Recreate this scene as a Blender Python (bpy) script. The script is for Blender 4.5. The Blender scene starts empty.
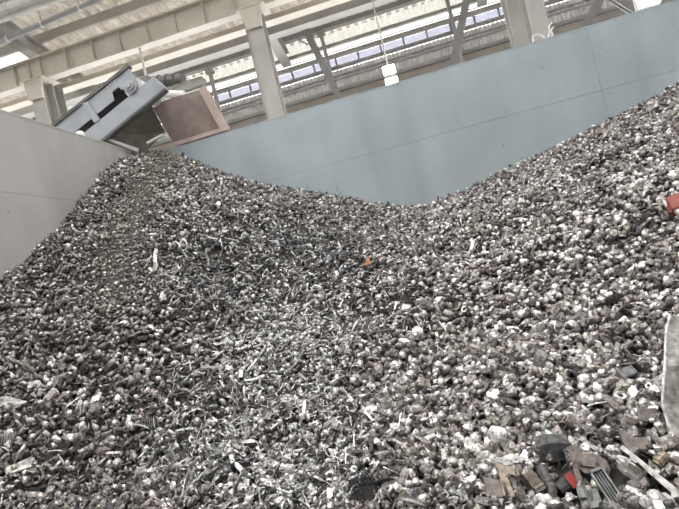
import bpy, bmesh, math, random
import numpy as np
from mathutils import Vector, Matrix

# ------------------------------------------------------------------ camera, sky, exposure
scn = bpy.context.scene
COL = scn.collection
W_, H_, FPX = 679.0, 509.0, 510.0
CX, CY = 339.5, 254.5
CAM = np.array([0.0, 0.0, 1.7])
YAW, PITCH, ROLL = [math.radians(a) for a in (-9.56, 0.96, -13.43)]
_f = np.array([math.sin(YAW)*math.cos(PITCH), math.cos(YAW)*math.cos(PITCH), math.sin(PITCH)])
_r = np.cross(_f, [0, 0, 1.0]); _r /= np.linalg.norm(_r); _u = np.cross(_r, _f)
CR = math.cos(ROLL)*_r + math.sin(ROLL)*_u
CU = -math.sin(ROLL)*_r + math.cos(ROLL)*_u
CF = _f
cam_data = bpy.data.cameras.new('camera')
cam = bpy.data.objects.new('camera', cam_data); COL.objects.link(cam)
cam_data.sensor_width = 36.0
cam_data.lens = FPX/W_*36.0
cam_data.clip_end = 200
cam.matrix_world = Matrix(((CR[0], CU[0], -CF[0], CAM[0]), (CR[1], CU[1], -CF[1], CAM[1]),
                           (CR[2], CU[2], -CF[2], CAM[2]), (0, 0, 0, 1)))
scn.camera = cam

world = bpy.data.worlds.new('overcast_sky'); scn.world = world
world.use_nodes = True
_bg = world.node_tree.nodes['Background']
_bg.inputs[0].default_value = (1.0, 0.98, 0.98, 1)
_bg.inputs[1].default_value = 1.0
vs = scn.view_settings
vs.view_transform = 'Standard'; vs.look = 'None'; vs.gamma = 1.0; vs.use_curve_mapping = False
vs.exposure = 3.25
scn.cycles.use_denoising = True
scn.cycles.max_bounces = 6
scn.cycles.diffuse_bounces = 4
scn.cycles.transparent_max_bounces = 8

# ------------------------------------------------------------------ pixel helpers (directions only)
def ray(x, y): return (x-CX)/FPX*CR - (y-CY)/FPX*CU + CF
def at_y(x, y, Y):
    d = ray(x, y); return CAM + d*(Y-CAM[1])/d[1]
def at_x(x, y, X):
    d = ray(x, y); return CAM + d*(X-CAM[0])/d[0]
def at_plane(x, y, p0, n):
    d = ray(x, y); n = np.array(n); return CAM + d*(np.dot(np.array(p0)-CAM, n)/np.dot(d, n))
def project(P):
    d = np.asarray(P)-CAM
    z = d@CF
    return CX+FPX*(d@CR)/z, CY-FPX*(d@CU)/z, z

# ------------------------------------------------------------------ materials
def new_mat(name):
    m = bpy.data.materials.new(name); m.use_nodes = True
    nt = m.node_tree; b = nt.nodes['Principled BSDF']
    return m, nt, b
def noise_mix(nt, c1, c2, scale, detail=5, lo=0.35, hi=0.65, stretch=None):
    tc = nt.nodes.new('ShaderNodeTexCoord'); no = nt.nodes.new('ShaderNodeTexNoise')
    no.inputs['Scale'].default_value = scale; no.inputs['Detail'].default_value = detail
    src = tc.outputs['Object']
    if stretch:
        mp = nt.nodes.new('ShaderNodeMapping'); mp.inputs['Scale'].default_value = stretch
        nt.links.new(src, mp.inputs[0]); src = mp.outputs[0]
    nt.links.new(src, no.inputs['Vector'])
    rp = nt.nodes.new('ShaderNodeValToRGB')
    rp.color_ramp.elements[0].position = lo; rp.color_ramp.elements[1].position = hi
    rp.color_ramp.elements[0].color = (*c1, 1); rp.color_ramp.elements[1].color = (*c2, 1)
    nt.links.new(no.outputs['Fac'], rp.inputs[0])
    return rp.outputs[0], no.outputs['Fac']
def mul(nt, a, b, fac=1.0, mode='MULTIPLY'):
    mx = nt.nodes.new('ShaderNodeMix'); mx.data_type = 'RGBA'; mx.blend_type = mode
    mx.inputs[0].default_value = fac
    for s, i in ((a, 6), (b, 7)):
        if isinstance(s, tuple): mx.inputs[i].default_value = (*s, 1)
        else: nt.links.new(s, mx.inputs[i])
    return mx.outputs[2]
def paint(name, c, rough=0.6, metal=0.0, var=0.2, scale=3.0, bump=0.0, stretch=None):
    m, nt, b = new_mat(name)
    c2 = tuple(x*(1-var) for x in c)
    out, fac = noise_mix(nt, c2, c, scale, stretch=stretch)
    nt.links.new(out, b.inputs['Base Color'])
    b.inputs['Roughness'].default_value = rough; b.inputs['Metallic'].default_value = metal
    if bump:
        bp = nt.nodes.new('ShaderNodeBump'); bp.inputs['Strength'].default_value = bump
        nt.links.new(fac, bp.inputs['Height']); nt.links.new(bp.outputs[0], b.inputs['Normal'])
    return m
def wall_paint(name, c, c_stain, streak):
    m, nt, b = new_mat(name)
    a, fac = noise_mix(nt, tuple(x*0.88 for x in c), c, 1.3, 6)
    s, _ = noise_mix(nt, (0.80, 0.80, 0.80), (1, 1, 1), 2.2, 4, 0.3, 0.6, streak)
    o = mul(nt, a, s, 0.6)
    t, f2 = noise_mix(nt, (0, 0, 0), (1, 1, 1), 6.0, 8, 0.68, 0.74)
    mx = nt.nodes.new('ShaderNodeMix'); mx.data_type = 'RGBA'
    nt.links.new(t, mx.inputs[0]); nt.links.new(o, mx.inputs[6]); mx.inputs[7].default_value = (*c_stain, 1)
    nt.links.new(mx.outputs[2], b.inputs['Base Color'])
    b.inputs['Roughness'].default_value = 0.55
    bp = nt.nodes.new('ShaderNodeBump'); bp.inputs['Strength'].default_value = 0.08
    nt.links.new(fac, bp.inputs['Height']); nt.links.new(bp.outputs[0], b.inputs['Normal'])
    return m
def glazing(name, tint, mixfac, diff):
    m = bpy.data.materials.new(name); m.use_nodes = True
    nt = m.node_tree
    for n in list(nt.nodes):
        if n.type != 'OUTPUT_MATERIAL': nt.nodes.remove(n)
    out = [n for n in nt.nodes if n.type == 'OUTPUT_MATERIAL'][0]
    tr = nt.nodes.new('ShaderNodeBsdfTransparent'); tr.inputs[0].default_value = (*tint, 1)
    df = nt.nodes.new('ShaderNodeBsdfDiffuse')
    o, _ = noise_mix(nt, tuple(x*0.8 for x in diff), diff, 6.0, 5)
    nt.links.new(o, df.inputs[0])
    mx = nt.nodes.new('ShaderNodeMixShader'); mx.inputs[0].default_value = mixfac
    nt.links.new(tr.outputs[0], mx.inputs[1]); nt.links.new(df.outputs[0], mx.inputs[2])
    nt.links.new(mx.outputs[0], out.inputs[0])
    return m
def fibre(name, c, t, fac):
    m = bpy.data.materials.new(name); m.use_nodes = True
    nt = m.node_tree
    for n in list(nt.nodes):
        if n.type != 'OUTPUT_MATERIAL': nt.nodes.remove(n)
    out = [n for n in nt.nodes if n.type == 'OUTPUT_MATERIAL'][0]
    tr = nt.nodes.new('ShaderNodeBsdfTranslucent'); df = nt.nodes.new('ShaderNodeBsdfDiffuse')
    o, _ = noise_mix(nt, tuple(x*0.8 for x in c), c, 7.0, 6); nt.links.new(o, df.inputs[0])
    o, _ = noise_mix(nt, tuple(x*0.7 for x in t), t, 5.0, 6); nt.links.new(o, tr.inputs[0])
    mx = nt.nodes.new('ShaderNodeMixShader'); mx.inputs[0].default_value = fac
    nt.links.new(df.outputs[0], mx.inputs[1]); nt.links.new(tr.outputs[0], mx.inputs[2])
    nt.links.new(mx.outputs[0], out.inputs[0])
    return m
def glow(name, c, strength):
    m, nt, b = new_mat(name)
    b.inputs['Base Color'].default_value = (*c, 1)
    b.inputs['Emission Color'].default_value = (*c, 1); b.inputs['Emission Strength'].default_value = strength
    return m
def scrap_mat(name, metal, rough):
    """Colour of the piece = its own object colour or its vertex tint."""
    m, nt, b = new_mat(name)
    oi = nt.nodes.new('ShaderNodeObjectInfo')
    at = nt.nodes.new('ShaderNodeAttribute'); at.attribute_name = 'tint'
    base = mul(nt, oi.outputs['Color'], at.outputs['Color'], 1.0, 'ADD')
    tc = nt.nodes.new('ShaderNodeNewGeometry')
    no = nt.nodes.new('ShaderNodeTexNoise'); no.inputs['Scale'].default_value = 85; no.inputs['Detail'].default_value = 3
    nt.links.new(tc.outputs['Position'], no.inputs['Vector'])
    rp = nt.nodes.new('ShaderNodeValToRGB')
    rp.color_ramp.elements[0].position = 0.32; rp.color_ramp.elements[1].position = 0.62
    rp.color_ramp.elements[0].color = (0.38, 0.36, 0.345, 1); rp.color_ramp.elements[1].color = (1.15, 1.15, 1.15, 1)
    nt.links.new(no.outputs['Fac'], rp.inputs[0])
    c = mul(nt, base, rp.outputs[0])
    nt.links.new(c, b.inputs['Base Color'])
    b.inputs['Metallic'].default_value = metal; b.inputs['Roughness'].default_value = rough
    bp = nt.nodes.new('ShaderNodeBump'); bp.inputs['Strength'].default_value = 0.35; bp.inputs['Distance'].default_value = 0.01
    nt.links.new(no.outputs['Fac'], bp.inputs['Height']); nt.links.new(bp.outputs[0], b.inputs['Normal'])
    return m

M = {}
M['wall_blue'] = wall_paint('painted_steel_blue_grey', (0.385, 0.44, 0.47), (0.24, 0.275, 0.295), (1.2, 1, 0.12))
M['wall_grey'] = wall_paint('concrete_grey', (0.46, 0.45, 0.43), (0.26, 0.24, 0.21), (1, 1.2, 0.12))
M['seam'] = paint('dark_joint', (0.10, 0.11, 0.115), 0.9)
M['beige'] = paint('beige_steel_paint', (0.68, 0.63, 0.55), 0.55, 0, 0.12, 2)
M['beige_grey'] = paint('grey_beige_steel_paint', (0.52, 0.50, 0.47), 0.55, 0, 0.15, 2)
M['steel_grey'] = paint('grey_steel_paint', (0.40, 0.40, 0.405), 0.5, 0, 0.15, 3)
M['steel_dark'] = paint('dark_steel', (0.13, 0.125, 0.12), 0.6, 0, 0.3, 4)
M['olive'] = paint('olive_dark_steel', (0.27, 0.255, 0.215), 0.6, 0, 0.35, 4)
M['machine'] = paint('machine_grey_paint', (0.36, 0.38, 0.41), 0.45, 0, 0.12, 5)
M['rust'] = paint('brown_rusty_plate', (0.25, 0.195, 0.17), 0.65, 0, 0.35, 3.5)
M['rust_pink'] = paint('pinkish_primer_steel', (0.50, 0.39, 0.345), 0.6, 0, 0.25, 5)
M['roof'] = paint('roof_sheet_white_grey', (0.55, 0.52, 0.48), 0.7, 0, 0.3, 7)
M['roof_fibre'] = fibre('fibre_roof_sheet', (0.55, 0.52, 0.48), (0.45, 0.43, 0.395), 0.55)
M['cladding_fibre'] = fibre('fibre_cladding_sheet', (0.6, 0.59, 0.57), (0.40, 0.39, 0.375), 0.5)
M['cladding'] = paint('cladding_pale_grey', (0.55, 0.54, 0.52), 0.6, 0, 0.15, 2)
M['cladding_beige'] = paint('cladding_beige', (0.60, 0.53, 0.46), 0.6, 0, 0.15, 2)
M['white_paint'] = paint('white_paint', (0.80, 0.79, 0.75), 0.5, 0, 0.1, 5)
M['floor'] = paint('concrete_floor', (0.22, 0.21, 0.20), 0.85, 0, 0.4, 1.5, 0.1)
M['skylight'] = glazing('skylight_sheet', (0.85, 0.86, 0.86), 0.18, (0.8, 0.8, 0.8))
M['pale_sheet'] = glazing('pale_translucent_sheet', (0.45, 0.445, 0.425), 0.35, (0.75, 0.74, 0.68))
M['white_sheet'] = glazing('clear_translucent_sheet', (0.8, 0.8, 0.8), 0.3, (0.85, 0.85, 0.85))
M['window'] = glazing('window_glass', (0.40, 0.405, 0.435), 0.35, (0.6, 0.62, 0.7))
M['lamp'] = glow('lamp_face', (1, 1, 0.98), 6.0)
M['fines'] = paint('dark_scrap_fines', (0.105, 0.096, 0.09), 0.9, 0, 0.6, 25, 0.6)
M['scrap'] = scrap_mat('scrap_metal', 0.6, 0.36)
M['scrap_dull'] = scrap_mat('scrap_metal_dull', 0.3, 0.5)

# ------------------------------------------------------------------ mesh helpers
def link(name, me, mat, parent=None):
    o = bpy.data.objects.new(name, me); COL.objects.link(o)
    if mat is not None and len(me.materials) == 0: me.materials.append(mat)
    if parent is not None: o.parent = parent
    return o
def mesh_of(name, V, F, smooth=False):
    me = bpy.data.meshes.new(name)
    me.from_pydata([tuple(map(float, v)) for v in V], [], [tuple(int(i) for i in f) for f in F]); me.update()
    if smooth: me.polygons.foreach_set('use_smooth', [True]*len(me.polygons))
    return me
def bm_obj(name, bm, mat, parent=None):
    bmesh.ops.recalc_face_normals(bm, faces=bm.faces)
    me = bpy.data.meshes.new(name); bm.to_mesh(me); bm.free()
    return link(name, me, mat, parent)
def bm_box(bm, lo, hi, bevel=0.0):
    lo, hi = np.minimum(lo, hi), np.maximum(lo, hi)
    vs_ = [bm.verts.new((x, y, z)) for x in (lo[0], hi[0]) for y in (lo[1], hi[1]) for z in (lo[2], hi[2])]
    fs = [bm.faces.new([vs_[i] for i in q]) for q in ((0,1,3,2),(4,6,7,5),(0,4,5,1),(2,3,7,6),(0,2,6,4),(1,5,7,3))]
    if bevel:
        es = list({e for f in fs for e in f.edges})
        bmesh.ops.bevel(bm, geom=es, offset=bevel, segments=1, affect='EDGES')
def bm_prism(bm, poly3, ext):
    """closed polygon of 3D points extruded by vector ext"""
    ext = np.array(ext, float)
    a = [bm.verts.new(tuple(p)) for p in poly3]; b = [bm.verts.new(tuple(np.array(p)+ext)) for p in poly3]
    n = len(a)
    bm.faces.new(a[::-1]); bm.faces.new(b)
    for i in range(n): bm.faces.new((a[i], a[(i+1) % n], b[(i+1) % n], b[i]))
def bm_tube(bm, pts, rad, seg=8, cap=True):
    pts = [np.array(p, float) for p in pts]; rings = []
    rads = rad if hasattr(rad, '__len__') else [rad]*len(pts)
    up = None
    for i, p in enumerate(pts):
        t = pts[min(i+1, len(pts)-1)]-pts[max(i-1, 0)]; t /= np.linalg.norm(t)+1e-9
        if up is None: up = np.array([0, 0, 1.]) if abs(t[2]) < 0.9 else np.array([1., 0, 0])
        s = np.cross(t, up); s /= np.linalg.norm(s)+1e-9; up = np.cross(s, t)
        rings.append([bm.verts.new(tuple(p+rads[i]*(math.cos(a)*s+math.sin(a)*up))) for a in np.linspace(0, 2*math.pi, seg, endpoint=False)])
    for a, b in zip(rings[:-1], rings[1:]):
        for k in range(seg): bm.faces.new((a[k], a[(k+1) % seg], b[(k+1) % seg], b[k]))
    if cap: bm.faces.new(rings[0][::-1]); bm.faces.new(rings[-1])
def box(name, lo, hi, mat, parent=None, bevel=0.0):
    bm = bmesh.new(); bm_box(bm, np.array(lo, float), np.array(hi, float), bevel); return bm_obj(name, bm, mat, parent)
def tube(name, pts, rad, mat, parent=None, seg=8):
    bm = bmesh.new(); bm_tube(bm, pts, rad, seg); return bm_obj(name, bm, mat, parent)
def prism(name, poly, ext, mat, parent=None):
    bm = bmesh.new(); bm_prism(bm, poly, ext); return bm_obj(name, bm, mat, parent)
def hbeam(bm, a, b, wide, deep, side, t=0.03):
    """H section from a to b; flanges are `wide` across `side`, `deep` apart"""
    a = np.array(a, float); b = np.array(b, float); ax = (b-a)/np.linalg.norm(b-a)
    s = np.array(side, float); s -= ax*np.dot(s, ax); s /= np.linalg.norm(s); d = np.cross(ax, s)
    def rect(c, w, h):
        q = [c+s*w/2*i+d*h/2*j for i, j in ((-1,-1),(1,-1),(1,1),(-1,1))]
        bm_prism(bm, q, b-a)
    rect(a+d*(deep/2-t/2), wide, t); rect(a-d*(deep/2-t/2), wide, t); rect(a, t, deep-2*t)
def hb(name, a, b, wide, deep, side, mat, parent=None, t=0.03):
    bm = bmesh.new(); hbeam(bm, a, b, wide, deep, side, t); return bm_obj(name, bm, mat, parent)
def empty(name, loc=(0, 0, 0)):
    o = bpy.data.objects.new(name, None); COL.objects.link(o); o.location = loc; o.empty_display_size = 0.1; return o
def tag(o, label, cat, group=None, kind=None):
    o['label'] = label
    if cat: o['category'] = cat
    if group: o['group'] = group
    if kind: o['kind'] = kind
    return o
def struct(o, label=None, cat=None):
    o['kind'] = 'structure'
    if label: o['label'] = label
    if cat: o['category'] = cat
    return o
def corr_sheet(name, x0, x1, y0, z0, y1, z1, mat, parent, pitch=0.2, depth=0.035, n_of=(0, 0, 1)):
    """trapezoid-profiled sheet spanning x0..x1, running from (y0,z0) to (y1,z1)"""
    xs, hs = [], []
    x = x0
    while x < x1-1e-6:
        for fx, h in ((0, 0), (0.35, 0), (0.5, 1), (0.85, 1)):
            if x+fx*pitch <= x1: xs.append(x+fx*pitch); hs.append(h*depth)
        x += pitch
    xs.append(x1); hs.append(0)
    n = np.array(n_of, float); V = []; F = []
    for X, h in zip(xs, hs):
        for (Y, Z) in ((y0, z0), (y1, z1)):
            V.append(np.array([X, Y, Z])+n*h)
            V.append(np.array([X, Y, Z])+n*(h+0.006))
    for i in range(len(xs)-1):
        a = 4*i; c = a+4
        F += [(a, a+2, c+2, c), (a+1, c+1, c+3, a+3), (a, c, c+1, a+1), (a+2, a+3, c+3, c+2)]
    F += [(0, 1, 3, 2)]; e = 4*(len(xs)-1); F += [(e, e+2, e+3, e+1)]
    return link(name, mesh_of(name, V, F), mat, parent)

# ------------------------------------------------------------------ the setting
XL, YB, HW = -4.42, 8.5, 4.37      # left wall face, back wall face, wall height
ZS = 3.36                          # horizontal plate joint
XR, YF, YO = 8.5, -6.0, 15.0       # right wall, wall behind the photographer, outer wall
EAVE = 8.45
def z_roof(y): return EAVE + 0.2*(YO-y)

fl = struct(box('floor', (-18, YF-0.2, -0.3), (XR+0.2, YO+0.3, -0.001), M['floor']), 'dark concrete floor under the scrap heap', 'floor')
# back wall of bolted steel plates
wb = struct(box('wall_back', (XL-0.3, YB+0.02, 0), (XR, YB+0.24, HW-0.01), M['seam']), 'blue grey steel plate wall behind the heap', 'wall')
g = 0.0028
jx = at_y(597, 71, YB)[0]
for (z0, z1) in ((0.0, ZS-1.5), (ZS-1.5, ZS), (ZS, HW)):
    for (x0, x1) in ((XL, jx), (jx, XR)):
        dx = 0.0
        a0 = x0 if x0 == XL else x0+dx; a1 = x1 if x1 == XR else x1+dx
        box('steel_plate', (a0+g*0.45, YB-(0.004 if z0 < ZS else 0), z0+g*0.8), (a1-g*0.45, YB+0.03, z1-g*0.8), M['wall_blue'], wb, 0.0012)
box('top_rail', (XL-0.3, YB-0.003, HW-0.012), (XR, YB+0.27, HW+0.012), M['wall_blue'], wb)
wl = struct(box('wall_left', (XL-0.24, -1.0, 0), (XL-0.02, YB+0.24, HW-0.01), M['seam']), 'pale grey partition wall left of the heap', 'wall')
for (z0, z1) in ((0.0, ZS-1.5), (ZS-1.5, ZS), (ZS, HW)):
    for (y0, y1) in ((-1.0, 2.2), (2.2, 8.5)):
        box('wall_panel', (XL-0.03, y0+g, z0+g*0.6), (XL+(0.0 if z0 >= ZS else 0.004), y1-g, z1-g*0.6), M['wall_grey'], wl, 0.003)
box('top_rail', (XL-0.27, -1.0, HW-0.012), (XL+0.006, YB, HW+0.012), M['wall_grey'], wl)
# hall walls out of view
for nm, x, lab in (('wall_right', XR, 'pale cladding wall right of the heap'), ('wall_far_left', -18.2, 'pale cladding wall at far left end')):
    struct(prism(nm, [(x, YF, 0), (x, YO, 0), (x, YO, z_roof(YO)), (x, YF, z_roof(YF))], (0.2, 0, 0), M['cladding']), lab, 'wall')
struct(box('wall_front', (-18, YF-0.2, 0), (XR+0.2, YF, z_roof(YF)), M['cladding']), 'pale cladding wall behind the photographer', 'wall')

# outer wall, banded: sheets, girts and windows
wo = struct(box('wall_outer', (-18, YO, 0), (XR, YO+0.12, 0.9), M['cladding']), 'banded outer wall of the hall with window strip', 'wall')
def zo(py, Y=YO): return at_y(400, py, Y)[2]
def band_sheets(name, p0, p1, mat, step=1.2, pitch=0.15):
    x = -18.0
    while x < XR-0.01:
        corr_sheet(name, x, min(x+step, XR), YO, zo(p1) if p1 < 900 else 0.9, YO, zo(p0), mat, wo, pitch, 0.03, (0, 1, 0)); x += step
def girt(p0, p1, mat, dep=0.14, nm='girt'):
    box(nm, (-18, YO-dep, zo(p1)), (XR, YO-0.005, zo(p0)), mat, wo)
box('eave_beam', (-18, YO-0.35, zo(10.5)), (XR, YO-0.12, zo(4)), M['steel_grey'], wo)
band_sheets('translucent_sheet', 9.5, 24.5, M['pale_sheet'])
girt(24, 27.5, M['beige_grey'])
band_sheets('translucent_sheet', 27, 36, M['white_sheet'])
girt(31.5, 32.4, M['steel_grey'], 0.05, 'thin_rail')
girt(35, 39, M['beige_grey'])
box('window_rail', (-18, YO-0.12, zo(51)), (XR, YO-0.005, zo(48)), M['steel_grey'], wo)
x = -17.6; wn = 0
while x < XR-0.6:
    box('window_pane', (x+0.02, YO, zo(48)), (x+0.66, YO+0.012, zo(39)), M['window'], wo)
    box('mullion', (x-0.025, YO-0.05, zo(48)), (x+0.02, YO+0.03, zo(39)), M['steel_grey'], wo)
    x += 0.68
band_sheets('cladding_sheet', 51, 57.5, M['cladding_fibre'], 1.2, 0.12)
# perforated lattice girt
box('lattice_chord', (-18, YO-0.10, zo(58.4)), (XR, YO-0.02, zo(57.2)), M['steel_grey'], wo)
box('lattice_chord', (-18, YO-0.10, zo(62.5)), (XR, YO-0.02, zo(61.3)), M['steel_grey'], wo)
x = -12.0
lm = None
while x < XR-0.3:
    if lm is None:
        o = prism('lattice_bar', [(0, YO-0.08, zo(61.5)), (0.05, YO-0.08, zo(61.5)), (0.17, YO-0.08, zo(58.2)), (0.12, YO-0.08, zo(58.2))], (0, 0.04, 0), M['cladding'], wo); lm = o.data
    else: o = link('lattice_bar', lm, None, wo)
    o.location.x = x; x += 0.24
band_sheets('cladding_sheet', 57, 71.5, M['cladding_fibre'], 1.2, 0.12)
girt(71, 74.5, M['steel_grey'])
box('lower_panel', (-18, YO-0.03, zo(82)), (XR, YO, zo(74)), M['cladding_beige'], wo)
girt(81, 84.5, M['steel_grey'])
band_sheets('translucent_sheet', 84, 999, M['skylight'], 1.2)  # unseen glazed band, added to throw daylight onto the undersides of the beams

# roof: profiled sheets, skylight sheets, purlins
ce = struct(empty('ceiling'), 'pitched roof of profiled sheets with skylights', 'roof')
Y_SOLID = 8.2
def roof_sheet(nm, x0, x1, y0, y1, mat): corr_sheet(nm, x0, x1, y0, z_roof(y0), y1, z_roof(y1), mat, ce, 0.25, 0.04)
RP0, RN = (0, YO, EAVE), (0, 0.2, 1)
lights_px = [((-8, 54), (21, 72)), ((66, 83), (100, 100)), ((60, 101), (80, 112))]
spots = []
for (a, b) in lights_px:
    c = at_plane((a[0]+b[0])/2, (a[1]+b[1])/2, RP0, RN); spots.append(c)
x = -18.0
while x < XR-0.01:
    x1 = min(x+1.0, XR)
    cuts = [Y_SOLID]
    for c in spots:
        if x <= c[0] < x1 and Y_SOLID+1 < c[1] < YO-0.3: cuts += [c[1]-0.45, c[1]+0.45]
    cuts = sorted(cuts)+[YO+0.1]
    for i in range(len(cuts)-1):
        roof_sheet('skylight_sheet' if i % 2 else 'roof_sheet', x, x1, cuts[i], cuts[i+1], M['skylight'] if i % 2 else M['roof_fibre'])
    x = x1
x = -18.0; k = 0
while x < XR-0.01:
    wdt = (0.5, 2.2)[k % 2]; x1 = min(x+wdt, XR)
    roof_sheet(('roof_sheet', 'skylight_sheet')[k % 2], x, x1, YF, Y_SOLID, (M['roof'], M['skylight'])[k % 2])
    x = x1; k += 1
for y in np.arange(YF+0.7, YO-0.3, 1.3):
    z = z_roof(y)
    box('purlin', (-17.9, y-0.04, z-0.26), (XR-0.1, y+0.04, z-0.03), M['beige_grey'], ce)

# daylight enters through the roof glazing and the outer wall: portals only steer the sky sampling there
def portal(nm, loc, sx, sy, rot):
    l = bpy.data.lights.new(nm, 'AREA'); l.shape = 'RECTANGLE'; l.size = sx; l.size_y = sy; l.cycles.is_portal = True
    o = bpy.data.objects.new(nm, l); COL.objects.link(o); o.location = loc; o.rotation_euler = rot
ym = (YF+Y_SOLID)/2
portal('skylight_portal', ((XR-14)/2, ym, z_roof(ym)+0.1), XR+14, (Y_SOLID-YF)*1.02, (-math.atan(0.2), 0, 0))
portal('window_portal', ((XR-16)/2, YO+0.2, 4.7), XR+16, 7.6, (-math.pi/2, 0, 0))
portal('far_roof_portal', ((XR-16)/2, (Y_SOLID+YO)/2, z_roof((Y_SOLID+YO)/2)+0.1), XR+16, YO-Y_SOLID, (-math.atan(0.2), 0, 0))
# ------------------------------------------------------------------ steel frame of the hall
YG = 11.0
gz0, gz1 = 7.67, 8.24
gd = empty('crane_girder', (0, YG, gz0))
def under(o, p):
    o.parent = p; o.matrix_parent_inverse = Matrix.Translation(-Vector(p.location)); return o
GX0, GX1 = -16.0, XR-0.2
under(box('web', (GX0, YG+0.11, gz0+0.03), (GX1, YG+0.14, gz1-0.03), M['beige']), gd)
under(box('bottom_flange', (GX0, YG, gz0), (GX1, YG+0.25, gz0+0.035), M['beige']), gd)
under(box('top_flange', (GX0, YG-0.02, gz1-0.035), (GX1, YG+0.27, gz1), M['beige']), gd)
xs = [at_y(px, py, YG)[0] for px, py in ((40, 70), (65, 62), (92, 53), (119, 44), (147, 35), (175, 25), (203, 15), (233, 5))]
st = np.mean(np.diff(xs)); sm = None
xx = [xs[0]+st*i for i in range(-10, 24)]+[xs[0]-0.33]
for x in xx:
    if GX0 < x < GX1:
        if sm is None:
            o = box('stiffener', (-0.008, YG+0.01, gz0+0.035), (0.008, YG+0.11, gz1-0.035), M['beige']); sm = o.data
        else: o = link('stiffener', sm, None)
        o.location.x = x; under(o, gd)
tag(gd, 'beige plate crane girder with vertical stiffeners crossing the top left', 'girder')
# rail beams running behind the girder
def long_beam(nm, px, py0, py1, Y, dep, mat, label, cat='beam'):
    z0, z1 = at_y(px, py1, Y)[2], at_y(px, py0, Y)[2]
    bm = bmesh.new(); bm_box(bm, np.array((GX0, Y, z0)), np.array((XR-0.2, Y+dep, z1)), 0.012)
    bm_box(bm, np.array((GX0, Y-0.05, z0-0.015)), np.array((XR-0.2, Y+dep+0.05, z0+0.02)))
    return tag(bm_obj(nm, bm, mat), label, cat)
long_beam('walkway_beam', 175, 46, 52, 12.0, 0.2, M['beige'], 'pale beige box beam just behind the stiffened girder')
long_beam('tie_beam', 175, 58, 66, 13.0, 0.22, M['beige_grey'], 'grey beige beam low behind the girder, nearest the windows')
bm = bmesh.new(); p = at_y(175, 54.5, 12.5); bm_tube(bm, [(GX0, 12.5, p[2]), (XR-0.2, 12.5, p[2])], 0.075, 10)
tag(bm_obj('service_pipe', bm, M['steel_grey']), 'dark grey round pipe between the two beige beams', 'pipe')
# columns
def column(x, label, top=gz0, cap=True):
    c = empty('hall_column', (x, YG+0.12, 0))
    under(hb('shaft', (x, YG+0.12, 0), (x, YG+0.12, top-0.03), 0.34, 0.42, (1, 0, 0), M['beige_grey'], None, 0.03), c)
    if cap:
        bm = bmesh.new()
        bm_prism(bm, [(x-0.24, YG-0.16, top-0.03), (x+0.24, YG-0.16, top-0.03), (x+0.24, YG-0.16, top-0.12), (x+0.175, YG-0.16, top-0.5), (x-0.175, YG-0.16, top-0.5), (x-0.24, YG-0.16, top-0.12)], (0, 0.06, 0))
        under(bm_obj('bracket', bm, M['beige']), c)
        under(box('cap_plate', (x-0.33, YG-0.18, top-0.03), (x+0.33, YG+0.42, top-0.002), M['beige']), c)
    return tag(c, label, 'column')
xc1, xc2, xc3 = at_y(45, 118, YG)[0], at_y(266, 70, YG)[0], at_y(537, 18, YG)[0]
column(xc1, 'beige steel column under the girder behind the left wall')
column(xc2, 'beige steel column under the girder at middle of the back wall')
column(xc3, 'pale steel column rising behind the back wall beside white streamers')
for x, lab in ((at_y(42, 48, YG+0.75)[0], 'leftmost dark sloping roof rafter above the girder'), (xc2-0.2, 'middle sloping roof rafter over the central column'), (xc3-0.2, 'right sloping roof rafter over the right column')):
    r = empty('roof_rafter', (x, YG+0.9, 0))
    under(hb('post', (x, YG+0.75, 0), (x, YG+0.75, z_roof(YG+0.75)-0.45), 0.36, 0.4, (1, 0, 0), M['beige_grey']), r)
    under(hb('rafter', (x, YF+0.2, z_roof(YF)-0.42), (x, YO-0.2, z_roof(YO)-0.5), 0.28, 0.42, (1, 0, 0), M['beige_grey']), r)
    bm = bmesh.new(); zt = z_roof(YG+0.75)-0.5
    bm_prism(bm, [(x-0.02, YG+0.9, zt-0.1), (x-0.02, YG+0.9, zt-0.9), (x-0.02, YG+2.2, zt-0.35)], (0.04, 0, 0))
    under(bm_obj('haunch', bm, M['beige_grey']), r)
    tag(r, lab, 'rafter')
# slanted bracing members between columns and outer wall
def brace(p0, p1, Y0, Y1, w, label, mat='steel_grey', gusset=True, rods=()):
    a, b = at_y(*p0, Y0), at_y(*p1, Y1)
    o = empty('wall_brace', tuple(b))
    under(hb('strut', a, b, w, w*1.1, (1, 0, 0), M[mat], None, 0.025), o)
    if gusset:
        for q in (a, b): under(box('gusset', q-np.array((0.13, 0.09, 0.10)), q+np.array((0.13, 0.09, 0.10)), M['cladding'], None, 0.03), o)
    for (q0, q1) in rods: under(tube('knee_rod', [at_y(*q0, Y0-0.05), at_y(*q1, Y0-0.05)], 0.02, M['steel_grey']), o)
    return tag(o, label, 'brace')
brace((303, 24), (343, 106), 14.3, 14.3, 0.19, 'grey slanted strut with pale end plates right of the central column', rods=(((297, 38), (308, 45)), ((316, 33), (308, 44))))
brace((468, -6), (451, 74), 14.3, 14.3, 0.20, 'grey slanted strut left of the right column')
brace((604, -8), (577, 42), 14.2, 14.2, 0.2, 'grey slanted strut right of the right column', gusset=False)
brace((606, -6), (645, 18), 14.2, 14.2, 0.16, 'thin grey slanted strut near the top right lamp', gusset=False)
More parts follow.
